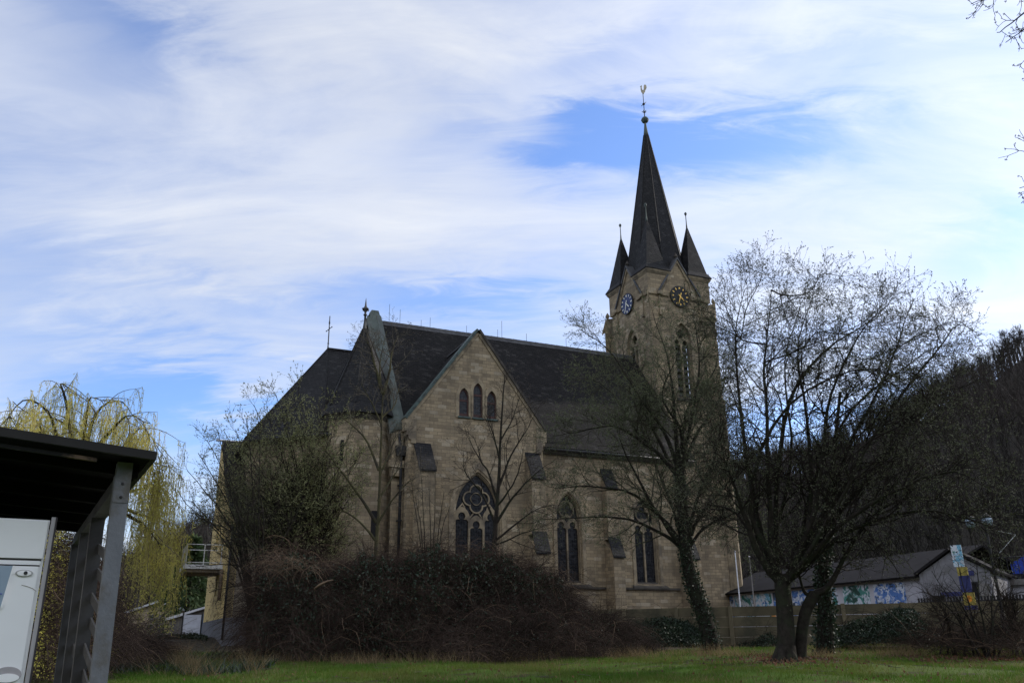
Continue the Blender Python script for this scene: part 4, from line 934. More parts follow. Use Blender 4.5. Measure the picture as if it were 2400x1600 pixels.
for x, yt, yb, nm in ((1733, 1293, 1422, 'taller white flagpole standing before the painted hall'), (1766, 1306, 1422, 'shorter grey flagpole standing before the painted hall')):
    p = A(x / K, 1400 / K, 50); zt = A(x / K, yt / K, 50)[2]
    fp = thing('flagpole', nm, 'flagpole', (p[0], p[1], 1.9), 'flagpoles before the hall')
    part(MB().lathe(lambda a, b, c_: Vector((p[0] + a, p[1] + b, c_)), [(.04, 1.6), (.03, zt)], 8), 'pole', 'shed_grey' if 'grey' in nm else 'white_metal', fp)
    part(MB().lathe(lambda a, b, c_: Vector((p[0] + a, p[1] + b, c_)), [(.0, zt), (.07, zt + .05), (.0, zt + .12)], 8), 'knob', 'alu_trim', fp)
p = A(1811 / K, 1420 / K, 46); cone = thing('traffic_cone', 'small orange cone standing behind the concrete fence', 'cone', (p[0], p[1], 1.9))
part(MB().lathe(lambda a, b, c_: Vector((p[0] + a, p[1] + b, c_)), [(.18, 2.3), (.03, 2.95)], 12), 'cone_body', 'orange', cone)
part(MB().box(lambda a, b, c_: Vector((p[0] + a, p[1] + b, c_)), -.25, .25, -.25, .25, 1.8, 2.31), 'cone_base', 'shed_grey', cone)
# slatted metal fence, raised deck with railing, blue car
q0, q1 = base_at(2150, 1400, 39.5), base_at(2520, 1400, 38.5); qd = (q1 - q0).normalized(); qn = Vector((-qd.y, qd.x, 0)); QL = (q1 - q0).length
qf = lambda a, b, c_: q0 + qd * a + qn * b + Vector((0, 0, c_))
sf_ = thing('slat_fence', 'grey vertical slat fence beside the white gabled house', 'fence', (q0.x, q0.y, 1.8))
sl_ = MB()
for i in range(int(QL / .11)): sl_.box(qf, i * .11, i * .11 + .07, 0, .03, 1.6, 3.02)
part(sl_, 'slats', 'slat_wood', sf_); part(MB().box(qf, 0, QL, .03, .07, 2.8, 2.88).box(qf, 0, QL, .03, .07, 2.0, 2.08), 'rails', 'iron', sf_)
k0 = base_at(2338, 1400, 47); kf = lambda a, b, c_: k0 + gd * a + gn * b + Vector((0, 0, c_))
deck = thing('parking_deck', 'raised parking deck with dark railing above a white wall', 'deck', (k0.x, k0.y, 1.9))
part(MB().box(kf, 0, 9, 0, 7, 3.75, 4.0), 'slab', 'shed_grey', deck); part(MB().box(kf, .2, 9, .3, .5, 1.5, 3.74), 'wall', 'white_wall', deck)
rr_ = MB()
for i in range(40): rr_.tube([kf(i * .22, .1, 4.0), kf(i * .22, .1, 5.0)], .018, 4, False)
rr_.tube([kf(0, .1, 5.0), kf(9, .1, 5.0)], .03, 5, False); part(rr_, 'railing', 'iron', deck)
car = thing('parked_car', 'blue car parked on the raised deck behind the railing', 'car', tuple(kf(2.6, 2.0, 4.0)))
prof = [(-2.0, .35), (2.0, .35), (2.05, .75), (1.3, .92), (.75, 1.42), (-.95, 1.45), (-1.7, .98), (-2.05, .85)]
cf = lambda a, b, d: kf(2.6 + a, 2.0 + d, 4.0 + b)
part(MB().plate(cf, prof, [], 0, 1.65), 'body', 'car_blue', car)
part(MB().plate(cf, [(-1.45, .98), (1.15, .95), (.68, 1.34), (-.88, 1.36)], [], -.012, 1.662), 'windows', 'dark_hole', car)
for a in (-1.25, 1.25):
    for d in (-.02, 1.47): part(MB().lathe(lambda x, y, z: kf(2.6 + a + x, 2.0 + d + z, 4.33 + y), [(.32, 0), (.33, .05), (.33, .18), (.2, .2)], 16), 'wheel', 'rubber', car)

# ------------------------------------------------------------------ far left: sheds, gate, low wall, cars of the yard
def shed(name, label, x, y, d, w, dep, h, rise, wm, rm, cat='shed', rot=0.0):
    p = A(x, y, d); zb = float(gz(p[0], p[1])); o = Vector((p[0], p[1], 0)); ax = Vector((math.cos(rot), math.sin(rot), 0)); ay = Vector((-ax.y, ax.x, 0))
    f = lambda a, b, c_: o + ax * a + ay * b + Vector((0, 0, zb + c_))
    t = thing(name, label, cat, (p[0], p[1], zb))
    part(MB().plate(lambda a, b, dd: f(a, dd, b), [(0, -.3), (w, -.3), (w, h), (w / 2, h + rise), (0, h)], [], 0, dep), 'wall', wm, t)
    for k_ in (0, 1):
        x0 = -.2 if k_ == 0 else w + .2
        part(slab([f(x0, -.2, h - .1), f(w / 2, -.2, h + rise + .05), f(w / 2, dep + .2, h + rise + .05), f(x0, dep + .2, h - .1)], -.09), 'roof', rm, t)
        part(MB().plate(lambda a, b, dd: f(a, dd, b), [(x0, h - .14), (w / 2, h + rise + .02), (w / 2, h + rise + .16), (x0, h + .02)], [], -.24, -.205), 'barge_board', 'white_metal', t)
    part(MB().box(f, w * .35, w * .62, -.03, 0, 0, min(2.0, h * .9)), 'door', 'shed_grey', t)
    part(MB().box(f, w * .70, w * .88, -.03, 0, h * .45, h * .8), 'window', 'dark_hole', t)
    return t
shed('garden_shed', 'grey felt roofed shed with white edge boards behind the willow', 388, 1428, 62, 5.4, 5, 1.35, .75, 'shed_grey', 'hall_roof', rot=.25)
shed('cottage', 'low beige cottage partly hidden behind the weeping willow', 292, 1440, 70, 4.5, 6, 2.0, .6, 'shed_wall', 'hall_roof', 'cottage', -.1)
p = A(418, 1452, 55); gtb = thing('yard_gate', 'blue grey double gate between the willow and the yellow house', 'gate', (p[0], p[1], 1.8))
gx = Vector((1, .1, 0)).normalized(); gf2 = lambda a, b, c_: Vector((p[0], p[1], 1.7)) + gx * a + Vector((0, b, c_))
part(MB().box(gf2, 0, 1.0, 0, .05, .1, 1.55), 'gate_leaf', 'sign_white', gtb); part(MB().box(gf2, 1.05, 2.2, 0, .05, .1, 1.6), 'gate_leaf', 'gate_blue', gtb)
for a in (-.06, 1.0, 2.2): part(MB().box(gf2, a, a + .06, -.03, .08, -.2, 1.7), 'gate_post', 'iron', gtb)

# ------------------------------------------------------------------ trees
def rot_about(v, ax, ang):
    ax = ax / (np.linalg.norm(ax) + 1e-9)
    return v * math.cos(ang) + np.cross(ax, v) * math.sin(ang) + ax * np.dot(ax, v) * (1 - math.cos(ang))
def perp(v):
    w = rng.normal(size=3); w -= v * np.dot(w, v); return w / (np.linalg.norm(w) + 1e-9)
def spline(pts, n):
    pts = np.asarray(pts, float); k = len(pts)
    if k == 2: pts = np.stack([pts[0], (pts[0] + pts[1]) / 2, pts[1]]); k = 3
    t = np.linspace(0, k - 1, n); out_ = np.zeros((n, 3))
    P = np.concatenate([[2 * pts[0] - pts[1]], pts, [2 * pts[-1] - pts[-2]]])
    for i, tt in enumerate(t):
        j = min(int(tt), k - 2); u = tt - j; a, b, c_, d = P[j], P[j + 1], P[j + 2], P[j + 3]
        out_[i] = .5 * ((2 * b) + (c_ - a) * u + (2 * a - 5 * b + 4 * c_ - d) * u * u + (3 * b - a - 3 * c_ + d) * u ** 3)
    return out_
class Tree:
    def __init__(s): s.lev = {}            # level -> list of (pts, radii)
    def put(s, lev, P, Rr): s.lev.setdefault((lev, len(P)), []).append((P, Rr))
    def limb(s, pts, r0, r1, n=14, wob=.0, lev=0):
        P = spline(pts, n)
        if wob: P[1:-1] += np.cumsum(rng.normal(size=(n - 2, 3)), 0) * wob * .4
        Rr = r1 + (r0 - r1) * (1 - np.linspace(0, 1, n)) ** 1.35; s.put(lev, P, Rr); return P, Rr
    def branch(s, p, d, L, r, lev, up=0.0, curl=.18, n=6):
        P = [np.array(p)]; v = d / (np.linalg.norm(d) + 1e-9)
        for i in range(n - 1):
            v = v + rng.normal(size=3) * curl + np.array([0, 0, up]); v /= np.linalg.norm(v); P.append(P[-1] + v * L / (n - 1))
        P = np.array(P); Rr = np.linspace(r, max(r * .35, .0025), n); s.put(lev, P, Rr); return P, Rr
    def sprout(s, P, Rr, cfg, lev=1, f0=.25, scale=1.0):
        "side branches along a limb; cfg: list per level of (number, length, angle deg, up, curl, n)"
        if lev > len(cfg): return
        num, L, ang, up, curl, n = cfg[lev - 1]; m = len(P); num = max(1, int(round(num * (.8 + .4 * random.random()))))
        seg = np.linalg.norm(P[-1] - P[0])
        for i in range(num):
            f = f0 + (1 - f0) * (i + random.random()) / num; x = f * (m - 1); j = min(int(x), m - 2); u = x - j
            p = P[j] * (1 - u) + P[j + 1] * u; t = P[j + 1] - P[j]; t /= np.linalg.norm(t) + 1e-9
            a = R(ang) * (.6 + .8 * random.random()) * (1 if f < .97 else .4)
            d = rot_about(t, perp(t), a)
            l = L * scale * (.55 + .8 * random.random()) * (1.2 - .85 * f if lev == 1 else 1.15 - .5 * f); r = min(Rr[j] * .62, .004 + .010 * l * (1.2 if lev == 1 else 1.0))
            Q, S = s.branch(p, d, l, max(r, .0035), lev, up, curl, n); s.sprout(Q, S, cfg, lev + 1, .15, scale)
    def soup_trunk(s, su, m=0):
        for (lev, n), L in s.lev.items():
            if lev == 0: su.tubes(np.array([a for a, b in L]), np.array([b for a, b in L]), 8, m)
    def soup_crown(s, su, m=0):
        for (lev, n), L in s.lev.items():
            if lev > 0: su.tubes(np.array([a for a, b in L]), np.array([b for a, b in L]), 5 if lev == 1 else 3, m)
    def tips(s, levs, frac=.3, per=3):
        out_, dr = [], []
        for (lev, n), L in s.lev.items():
            if lev not in levs: continue
            P = np.array([a for a, b in L])
            for k_ in range(per):
                f = frac + (1 - frac) * rng.random(len(P)) if per > 1 else np.ones(len(P)); x = f * (n - 1) * .999; j = x.astype(int); u = (x - j)[:, None]; ii = np.arange(len(P))
                out_.append(P[ii, j] * (1 - u) + P[ii, j + 1] * u); dr.append(P[ii, j + 1] - P[ii, j])
        d = np.concatenate(dr); d /= np.linalg.norm(d, axis=1, keepdims=True) + 1e-9
        return np.concatenate(out_), d
    def build(s, root, bark, twig, leaf=None, leafset=None, name='buds'):
        su = Soup(); s.soup_trunk(su); o = su.build('trunk', [bark], root, True)
        su = Soup(); s.soup_crown(su)
        if leafset:
            for C_, L_, W_, dirs, jit in leafset: su.leaves(C_, L_, W_, dirs, 1, jit)
        return su.build('crown', [twig] + ([leaf] if leaf else []), root)
def tree_root(name, label, p, group=None, cat='tree'):
    return thing(name, label, cat, (float(p[0]), float(p[1]), float(p[2])), group)
def gpt(x, y, d):
    p = A(x, y, d); return np.array([p[0], p[1], float(gz(p[0], p[1])) - .12])
def ivy_on(su, P, Rr, n, size=.07, spread=.10, m=0):
    P = np.asarray(P); k = rng.integers(0, len(P) - 1, n); u = rng.random(n)[:, None]; c_ = P[k] * (1 - u) + P[k + 1] * u
    o = rng.normal(size=(n, 3)); o /= np.linalg.norm(o, axis=1, keepdims=True); c_ = c_ + o * (np.asarray(Rr)[k][:, None] + rng.random(n)[:, None] * spread)
    su.leaves(c_, size * (.6 + .8 * rng.random(n)), size * .75 * (.6 + .8 * rng.random(n)), o * .8 + np.array([0, 0, -.4]), m, .8)

# big budding tree on the lawn at the right
D = 26.0; t1 = Tree(); b0 = gpt(1803, 1516, D)
r_ = tree_root('budding_tree', 'big spreading tree with forked dark trunk and pale buds on the right lawn', b0)
fork = A(1797, 1345, D)
P, Rr = t1.limb([b0, A(1806, 1470, D), A(1803, 1410, D), fork, A(1795, 1318, D)], .30, .20, 14); Rr[:] = np.linspace(.27, .22, 14); Rr[0] = .42; Rr[1] = .34; Rr[2] = .29
root_ends = [(1755, 1512, D - .2), (1845, 1514, D - .4), (1785, 1520, D - .8), (1838, 1508, D + .5)]
for e in root_ends: t1.limb([A(1802, 1470, D), (A(1802, 1495, D) + gpt(*e)) / 2, gpt(*e)], .17, .05, 6)
limbs = [  # control points (view x, y) after the fork, depth offset at the end, radii
    ([(1740, 1262), (1700, 1150), (1672, 1060), (1650, 960)], -1.5, .20), ([(1752, 1265), (1722, 1100), (1700, 930), (1690, 740), (1707, 600)], .8, .20),
    ([(1772, 1280), (1765, 1100), (1757, 900), (1758, 760), (1770, 600)], -1.0, .19), ([(1780, 1260), (1790, 1040), (1822, 880), (1890, 780), (1980, 700), (2045, 660)], 1.8, .17),
    ([(1830, 1290), (1860, 1200), (1868, 1050), (1850, 900), (1838, 760), (1870, 620)], .5, .19), ([(1835, 1285), (1880, 1180), (1905, 1020), (1920, 900), (1975, 770), (2050, 640)], -1.5, .18),
    ([(1840, 1280), (1900, 1160), (1960, 1010), (2030, 880), (2075, 760), (2110, 625)], .8, .18), ([(1845, 1285), (1910, 1170), (1990, 1040), (2080, 900), (2160, 780), (2225, 690)], -.5, .18),
    ([(1850, 1290), (1930, 1180), (2040, 1060), (2130, 950), (2200, 860), (2215, 800)], 1.6, .16), ([(1850, 1295), (1950, 1190), (2090, 1110), (2210, 1080), (2290, 1120)], -1.8, .16),
    ([(1850, 1300), (1960, 1220), (2120, 1180), (2260, 1200), (2330, 1260)], .4, .14), ([(1755, 1270), (1690, 1190), (1640, 1160), (1585, 1175)], 1.2, .12), ([(1760, 1290), (1800, 1150), (1815, 1000), (1800, 800), (1840, 640)], 2.2, .16),
    ([(1770, 1280), (1720, 1180), (1760, 1000), (1860, 880), (1990, 820), (2100, 860)], -2.2, .15), ([(1845, 1290), (1930, 1160), (2020, 990), (2100, 960), (2200, 1000)], -2.6, .13), ([(1830, 1290), (1870, 1120), (1960, 950), (2080, 840), (2170, 760)], 2.8, .14)]
cfg = [(19, 2.0, 50, .03, .15, 7), (8, .95, 46, .03, .18, 5), (5, .42, 42, .05, .2, 4)]
low = lambda L: [(1800 + (x - 1800) * .965, y + max(0, 950 - y) * .19) for x, y in L]
for pts, dz, r0 in limbs:
    pts = low(pts); n = len(pts); cps = [fork] + [A(x, y, D + dz * (i + 1) / n) for i, (x, y) in enumerate(pts)]
    P, Rr = t1.limb(cps, r0 * .68, .012, 16, .06); t1.sprout(P, Rr, cfg, 1, .30)
arcs = [[(1759, 834), (1807, 786), (1845, 763), (1912, 733), (1969, 703), (2025, 654), (2047, 628)], [(1860, 868), (1901, 831), (1969, 801), (2025, 797), (2085, 808), (2126, 827)], [(1901, 970), (1957, 891), (2025, 819), (2085, 752), (2145, 711), (2205, 681), (2235, 703)],
        [(1939, 917), (1987, 876), (2032, 861), (2085, 872), (2140, 900)], [(1695, 737), (1665, 688), (1620, 662), (1594, 655)], [(1755, 954), (1725, 880), (1695, 805), (1680, 752), (1639, 722)], [(1837, 767), (1875, 722), (1939, 730), (2032, 726), (2077, 748)], [(1695, 737), (1706, 655), (1732, 595), (1740, 557), (1729, 546)],
        [(1807, 617), (1864, 606), (1886, 561), (1920, 557)], [(1760, 1000), (1700, 960), (1650, 980), (1600, 1030)], [(1950, 1060), (2030, 990), (2120, 960), (2220, 980), (2290, 1040)], [(1900, 1150), (2000, 1090), (2120, 1060), (2230, 1120), (2300, 1190)], [(1720, 1090), (1670, 1050), (1620, 1060), (1570, 1110)], [(1960, 1010), (2060, 930), (2150, 900), (2230, 930)]]
for q_, pts in enumerate(arcs):
    dz = [0, .8, -.6, 1.2, -.8, .6, -1.2, .8, -.4, 1.0, -1.5, 1.6, -1.0, 1.4][q_]
    cp_ = [A(x, y, D + dz) for x, y in low(pts)]
    allp = np.concatenate([a for (lv, n_), L in t1.lev.items() if lv == 0 and n_ == 16 for a, b in L]); dd_ = np.linalg.norm(allp - cp_[0], axis=1) + 1.2 * np.maximum(allp[:, 2] - cp_[0][2], 0); jn = allp[dd_.argmin()]
    P, Rr = t1.limb([jn] + cp_, .026, .008, 14, .03); t1.sprout(P, Rr, [(12, 1.5, 50, .02, .16, 6), (7, .75, 46, .02, .18, 5), (5, .38, 42, .05, .2, 4)], 1, .15)
# second stem with a knuckle
s2 = gpt(1836, 1508, D + .3)
P, Rr = t1.limb([s2, A(1842, 1450, D + .3), A(1852, 1400, D + .3), A(1872, 1362, D + .3)], .17, .17, 8)
P, Rr = t1.limb([A(1870, 1368, D + .3), A(1850, 1362, D + .3), A(1840, 1335, D + .3), A(1834, 1300, D + .2), A(1832, 1240, D)], .07, .015, 14, .01); t1.sprout(P, Rr, cfg, 1, .5)
P, Rr = t1.limb([A(1860, 1366, D + .3), A(1900, 1345, D + .4), A(1935, 1280, D + .6), A(2000, 1180, D + 1), A(2090, 1140, D + 1.4), A(2180, 1150, D + 2)], .11, .015, 14, .03); t1.sprout(P, Rr, cfg, 1, .3)
tp, td = t1.tips((3,), .3, 3); tp2, td2 = t1.tips((2,), .6, 1)
t1.build(r_, 'bark', 'twig', 'bud_grey', [(tp, .055 + .040 * rng.random(len(tp)), .024, td, .6), (tp2, .07, .026, td2, .5)])

# ivy clad trunk beside it
b0 = gpt(1892, 1487, 30); it = Tree(); r_ = tree_root('ivy_tree', 'straight trunk wrapped in dark ivy behind the forked tree', b0)
P, Rr = it.limb([b0, A(1895, 1400, 30), A(1890, 1300, 30), A(1905, 1180, 30), A(1915, 1050, 30), A(1930, 900, 30)], .30, .05, 16); it.sprout(P, Rr, [(12, 1.8, 50, .04, .12, 6), (6, .8, 45, .04, .15, 5), (4, .35, 40, .05, .2, 4)], 1, .45)
tp, td = it.tips((3,), .4, 2)
it.build(r_, 'bark', 'twig', 'bud_grey', [(tp, .06, .022, td, .6)])
su = Soup(); ivy_on(su, P[:11], Rr[:11], 3200, .09, .13); su.build('ivy', ['ivy_leaf'], r_)

# leaning ivy clad tree before the tower
D = 33.0; b0 = gpt(1636, 1497, D); lt = Tree(); r_ = tree_root('leaning_tree', 'leaning ivy clad tree with dense budding crown in front of the tower', b0)
P, Rr = lt.limb([b0, A(1625, 1440, D), A(1598, 1360, D), A(1578, 1290, D), A(1570, 1200, D), A(1560, 1080, D)], .33, .20, 14)
fk = A(1575, 1270, D); fk2 = A(1562, 1100, D)
cfg2 = [(18, 2.0, 52, .02, .15, 7), (9, .95, 48, .02, .18, 5), (4, .42, 45, .04, .2, 4)]
for base, pts, dz, r0 in ((fk2, [(1555, 960), (1540, 830), (1500, 720)], .5, .15), (fk2, [(1580, 980), (1600, 850), (1590, 720)], -.8, .15), (fk2, [(1530, 1000), (1460, 900), (1390, 800), (1330, 755)], -.5, .13),
                          (fk2, [(1600, 1000), (1650, 920), (1670, 840)], 1.0, .12), (fk2, [(1510, 1040), (1420, 980), (1330, 990), (1270, 1000)], .6, .12), (fk, [(1530, 1200), (1450, 1130), (1350, 1110), (1275, 1120)], -.8, .13),
                          (fk, [(1520, 1230), (1430, 1190), (1340, 1185), (1240, 1190)], 1.0, .11), (fk, [(1610, 1180), (1660, 1120), (1690, 1080)], .8, .12), (fk2, [(1500, 980), (1450, 870), (1430, 790)], 1.8, .12),
                          (fk2, [(1560, 980), (1520, 900), (1560, 800)], -2.0, .12), (fk, [(1500, 1160), (1440, 1050), (1400, 960)], -2.0, .12), (fk, [(1600, 1150), (1640, 1040), (1620, 930)], -1.6, .12), (fk, [(1620, 1210), (1680, 1190), (1720, 1230)], -.6, .09),
                          (fk2, [(1480, 1010), (1400, 900), (1340, 870)], 2.4, .10), (fk2, [(1580, 940), (1640, 860), (1650, 780)], 2.0, .11), (fk, [(1540, 1170), (1500, 1060), (1480, 980)], 2.6, .11)):
    n = len(pts); cps = [base] + [A(x, y, D + dz * (i + 1) / n) for i, (x, y) in enumerate(pts)]
    P2, R2 = lt.limb(cps, r0 * .8, .012, 14, .06); lt.sprout(P2, R2, cfg2, 1, .2)
tp, td = lt.tips((3,), .2, 4); tp2, td2 = lt.tips((2,), .5, 2)
lt.build(r_, 'bark', 'twig_green', 'bud_green', [(tp, .060 + .04 * rng.random(len(tp)), .026, td, .8), (tp2, .065, .026, td2, .8)])
su = Soup(); ivy_on(su, P, Rr, 3000, .085, .09); su.build('ivy', ['ivy_leaf'], r_)

# slim trees close to the church
def slim(name, label, base, trunk, D, r0, limbs, cfg, bark, twig, leaf, bl, r1=.02, perleaf=2, levs=(3,), f0=.25):
    t = Tree(); b = gpt(*base, D); rt = tree_root(name, label, b)
    P, Rr = t.limb([b] + [A(x, y, D) for x, y in trunk], r0, r1, 18, .02); t.sprout(P, Rr, cfg, 1, .55, .8)
    for pts, dz, rr0 in limbs:
        n = len(pts); cps = [A(x, y, D + dz * i / n) for i, (x, y) in enumerate(pts)]
        P2, R2 = t.limb(cps, rr0, .01, 12, .04); t.sprout(P2, R2, cfg, 1, f0)
    tp, td = t.tips(levs, .3, perleaf)
    t.build(rt, bark, twig, leaf, [(tp, bl * (.7 + .6 * rng.random(len(tp))), bl * .4, td, .7)]); return t
cs_ = [(7, 1.5, 45, .03, .12, 6), (5, .65, 42, .03, .15, 5), (3, .3, 40, .0, .2, 4)]
slim('slim_tree', 'slim bare tree with greenish trunk forking high before the stair turret', (858, 1420), [(862, 1290), (868, 1190), (873, 1050), (878, 930), (880, 900)], 34.5, .115,
     [([(864, 1200), (835, 1150), (790, 1090), (745, 1030), (725, 1000)], -.6, .075), ([(870, 1080), (840, 1000), (795, 960), (765, 945)], .6, .06), ([(873, 1090), (900, 1040), (925, 990)], .5, .05), ([(880, 905), (862, 850), (850, 800), (840, 780)], -.3, .07), ([(880, 905), (895, 850), (905, 800), (915, 770)], .4, .07),
      ([(880, 905), (873, 840), (888, 760)], .1, .05), ([(865, 1210), (895, 1150), (930, 1110), (955, 1095)], -.8, .06), ([(862, 1240), (820, 1190), (770, 1165), (720, 1160)], .8, .055), ([(868, 1150), (910, 1080), (940, 1060)], 1., .05), ([(876, 960), (905, 930), (920, 880)], .8, .04), ([(876, 980), (850, 920), (830, 880)], -.6, .04)],
     cs_, 'bark_green', 'twig_pale', 'bud_dark', .07)
slim('bare_tree', 'bare grey tree branching before the big traceried church window', (1131, 1430), [(1134, 1290), (1140, 1190), (1146, 1100), (1150, 1000), (1156, 900), (1160, 860)], 35.0, .14,
     [([(1138, 1205), (1180, 1140), (1225, 1095), (1270, 1060)], -.6, .07), ([(1143, 1150), (1120, 1080), (1090, 1030), (1075, 985)], .6, .06), ([(1145, 1120), (1175, 1050), (1210, 990), (1230, 950)], .5, .06), ([(1138, 1240), (1190, 1200), (1240, 1170), (1275, 1160)], .9, .05), ([(1137, 1250), (1200, 1225), (1255, 1205)], -.9, .04),
      ([(1148, 1060), (1130, 990), (1115, 950)], -.6, .045), ([(1150, 1010), (1180, 960), (1200, 900)], .6, .04), ([(1138, 1205), (1105, 1130), (1070, 1090), (1065, 1040)], -.3, .05), ([(1142, 1160), (1175, 1120), (1195, 1070), (1200, 1030)], -1, .05)],
     cs_, 'bark', 'twig', 'bud_dark', .06)
# shrub of thin stems at the buttress
st = Tree(); b0 = gpt(985, 1420, 34); r_ = tree_root('thin_shrub', 'leafless shrub of thin upright stems beside the transept buttress', b0, None, 'shrub')
for x, y, dz in ((940, 1090, .3), (965, 1040, -.4), (985, 1120, .6), (1005, 1060, 0), (1020, 1130, -.6), (1035, 1160, .4), (955, 1140, -.8)):
    P, Rr = st.limb([b0 + np.array([rng.normal() * .15, rng.normal() * .15, 0]), A((985 + x) / 2 + 2, 1240, 34), A(x, y, 34 + dz)], .035, .008, 12, .03); st.sprout(P, Rr, [(8, .8, 35, .03, .12, 5), (4, .35, 38, .02, .15, 4)], 1, .4)
st.build(r_, 'bark', 'twig_pale')
# green budding willow shrub hiding the choir, and the paler catkin shrub left of it
def multi(name, label, base, D, ends, cfg, bark, twig, leaf, bl, bw, per, mid=1300, r0=.10, widen=1.0):
    ends = [(base[0] - 20 + (x - base[0] + 20) * widen, y, dz) for x, y, dz in ends]
    t = Tree(); b = gpt(*base, D); rt = tree_root(name, label, b)
    for x, y, dz in ends:
        mx = base[0] + (x - base[0]) * .45
        P, Rr = t.limb([b + np.array([rng.normal() * .2, rng.normal() * .2, 0]), A(base[0] + (x - base[0]) * .2, mid + 40, D + dz * .2), A(mx, (mid + y) / 2 + 20, D + dz * .5), A(x, y, D + dz)], r0 * (.8 + .4 * random.random()), .012, 14, .05)
        t.sprout(P, Rr, cfg, 1, .3)
    tp, td = t.tips((3,), .15, per)
    t.build(rt, bark, twig, leaf, [(tp, bl * (.6 + .8 * rng.random(len(tp))), bw, td, .7)]); return t
cm = [(14, 1.7, 48, .05, .14, 6), (8, .8, 42, .06, .14, 5), (4, .40, 36, .08, .15, 4)]
multi('green_shrub_tree', 'bushy tree with fresh green buds hiding the choir wall', (722, 1430), 35.5,
      [(545, 1090, .5), (580, 985, -.5), (612, 930, .8), (650, 905, -.8), (690, 912, .3), (725, 918, -.4), (760, 945, .7), (560, 1040, -1.2), (600, 1060, 1.5), (575, 1130, -1.8), (635, 990, 1.8), (670, 980, -1.5), (540, 1150, 1.0), (620, 1120, -.6), (640, 1050, -1.6), (700, 1040, 1.4), (590, 1170, 1.2), (560, 1200, -2.2), (600, 1020, -2.2), (640, 1090, 2.4), (720, 1060, 2.2), (660, 1010, .5), (700, 1120, -1), (560, 990, 1.6), (740, 1020, -2), (780, 990, 1.2), (635, 940, -1.8), (705, 935, 1.6), (760, 1080, -.9), (800, 1030, .4), (540, 1190, -.4), (535, 1120, 1.2), (790, 1120, -.6), (660, 1140, -2), (745, 1150, 1.6), (615, 1080, 2), (690, 1000, -2)], cm, 'bark', 'twig', 'bud_fresh', .085, .036, 3, 1270, .07, 1.32)
multi('catkin_tree', 'thin branched tree with pale catkins reaching into the sky before the yellow house', (592, 1420), 33,
      [(430, 1080, .3), (455, 1040, -.5), (475, 1010, .5), (500, 990, -.2), (520, 1090, .8), (565, 960, .3), (590, 945, -.4), (440, 1150, -.8), (480, 1130, 1.2), (410, 1130, .5)], [(8, 1.1, 38, .08, .1, 6), (5, .6, 35, .08, .1, 5), (3, .3, 30, .08, .12, 4)], 'bark', 'twig', 'bud_grey', .06, .028, 3, 1280, .06)
bt = Tree(); b0 = gpt(612, 1420, 32.5); r_ = tree_root('dark_branched_tree', 'dark leafless tree with crooked branches before the yellow facade', b0)
for pts, dz, r0 in (([(610, 1330), (600, 1270), (605, 1200), (590, 1130), (570, 1080)], .5, .06), ([(605, 1300), (570, 1250), (530, 1210), (480, 1190), (440, 1170)], -.5, .05), ([(612, 1320), (640, 1260), (670, 1200), (700, 1140)], .8, .06), ([(605, 1330), (560, 1300), (510, 1290), (450, 1300)], .2, .04), ([(600, 1290), (560, 1210), (530, 1140), (525, 1090)], -.8, .05), ([(600, 1350), (540, 1345), (480, 1360)], -.6, .03)):
    cps = [b0] + [A(x, y, 32.5 + dz * (i + 1) / len(pts)) for i, (x, y) in enumerate(pts)]
    P, Rr = bt.limb(cps, r0, .012, 14, .05); bt.sprout(P, Rr, [(9, 1.3, 50, .02, .15, 6), (5, .7, 45, .02, .18, 5), (3, .3, 40, .02, .2, 4)], 1, .35)
tp, td = bt.tips((3,), .3, 2)
bt.build(r_, 'bark', 'twig', 'bud_dark', [(tp, .06, .022, td, .7)])

# weeping willow behind the shelter
D = 44; b0 = gpt(190, 1430, D); wl = Tree(); r_ = tree_root('weeping_willow', 'yellow green weeping willow with hanging twigs behind the shelter', b0)
top = A(195, 1180, D); P, Rr = wl.limb([b0, A(192, 1300, D), top], .5, .36, 8)
wlimbs = [[(150, 1050), (120, 940), (60, 900), (10, 960)], [(170, 1020), (150, 900), (140, 870), (185, 900)], [(200, 1000), (230, 920), (280, 900), (320, 950)], [(230, 1060), (290, 1000), (330, 960), (365, 1010)], [(150, 1080), (80, 1000), (20, 960), (-40, 1010)],
          [(240, 1100), (310, 1050), (350, 1060), (375, 1130)], [(190, 1030), (200, 950), (215, 890), (250, 900)], [(260, 1120), (320, 1100), (360, 1090), (395, 1130)], [(180, 1040), (110, 980), (70, 930), (30, 900)], [(230, 1090), (280, 1040), (340, 1030), (380, 1060)], [(200, 1040), (180, 980), (100, 940), (90, 985)], [(250, 1130), (320, 1160), (370, 1170), (390, 1200)], [(210, 1030), (260, 960), (300, 930), (345, 950)],
          [(130, 1120), (60, 1080), (0, 1060), (-50, 1100)], [(260, 1150), (330, 1190), (350, 1210), (370, 1240)]]
hang_p = []
for k_, pts in enumerate(wlimbs):
    dz = [-3, 2, 3, -2, 1, 0, -1, 2.5, -2.5, -1.5, 3, 1, -3, 2, -1.5][k_]
    cps = [top] + [A(x, y + 22, D + dz * (i + 1) / 4) for i, (x, y) in enumerate(pts)]
    P, Rr = wl.limb(cps, .13, .015, 14, .06)
    for lev1 in range(10):
        f = .35 + .65 * random.random(); j = min(int(f * 13), 12); d = rot_about(P[j + 1] - P[j], perp(P[j + 1] - P[j]), R(50)); d /= np.linalg.norm(d)
        Q, S = wl.branch(P[j], d + np.array([0, 0, .0]), 1.5 * (.6 + .8 * random.random()), .022, 1, -.14, .14, 7)
        for q_ in range(10): hang_p.append(Q[random.randint(2, 6)])
    for q_ in range(34): hang_p.append(P[random.randint(4, 13)] + rng.normal(size=3) * .1)
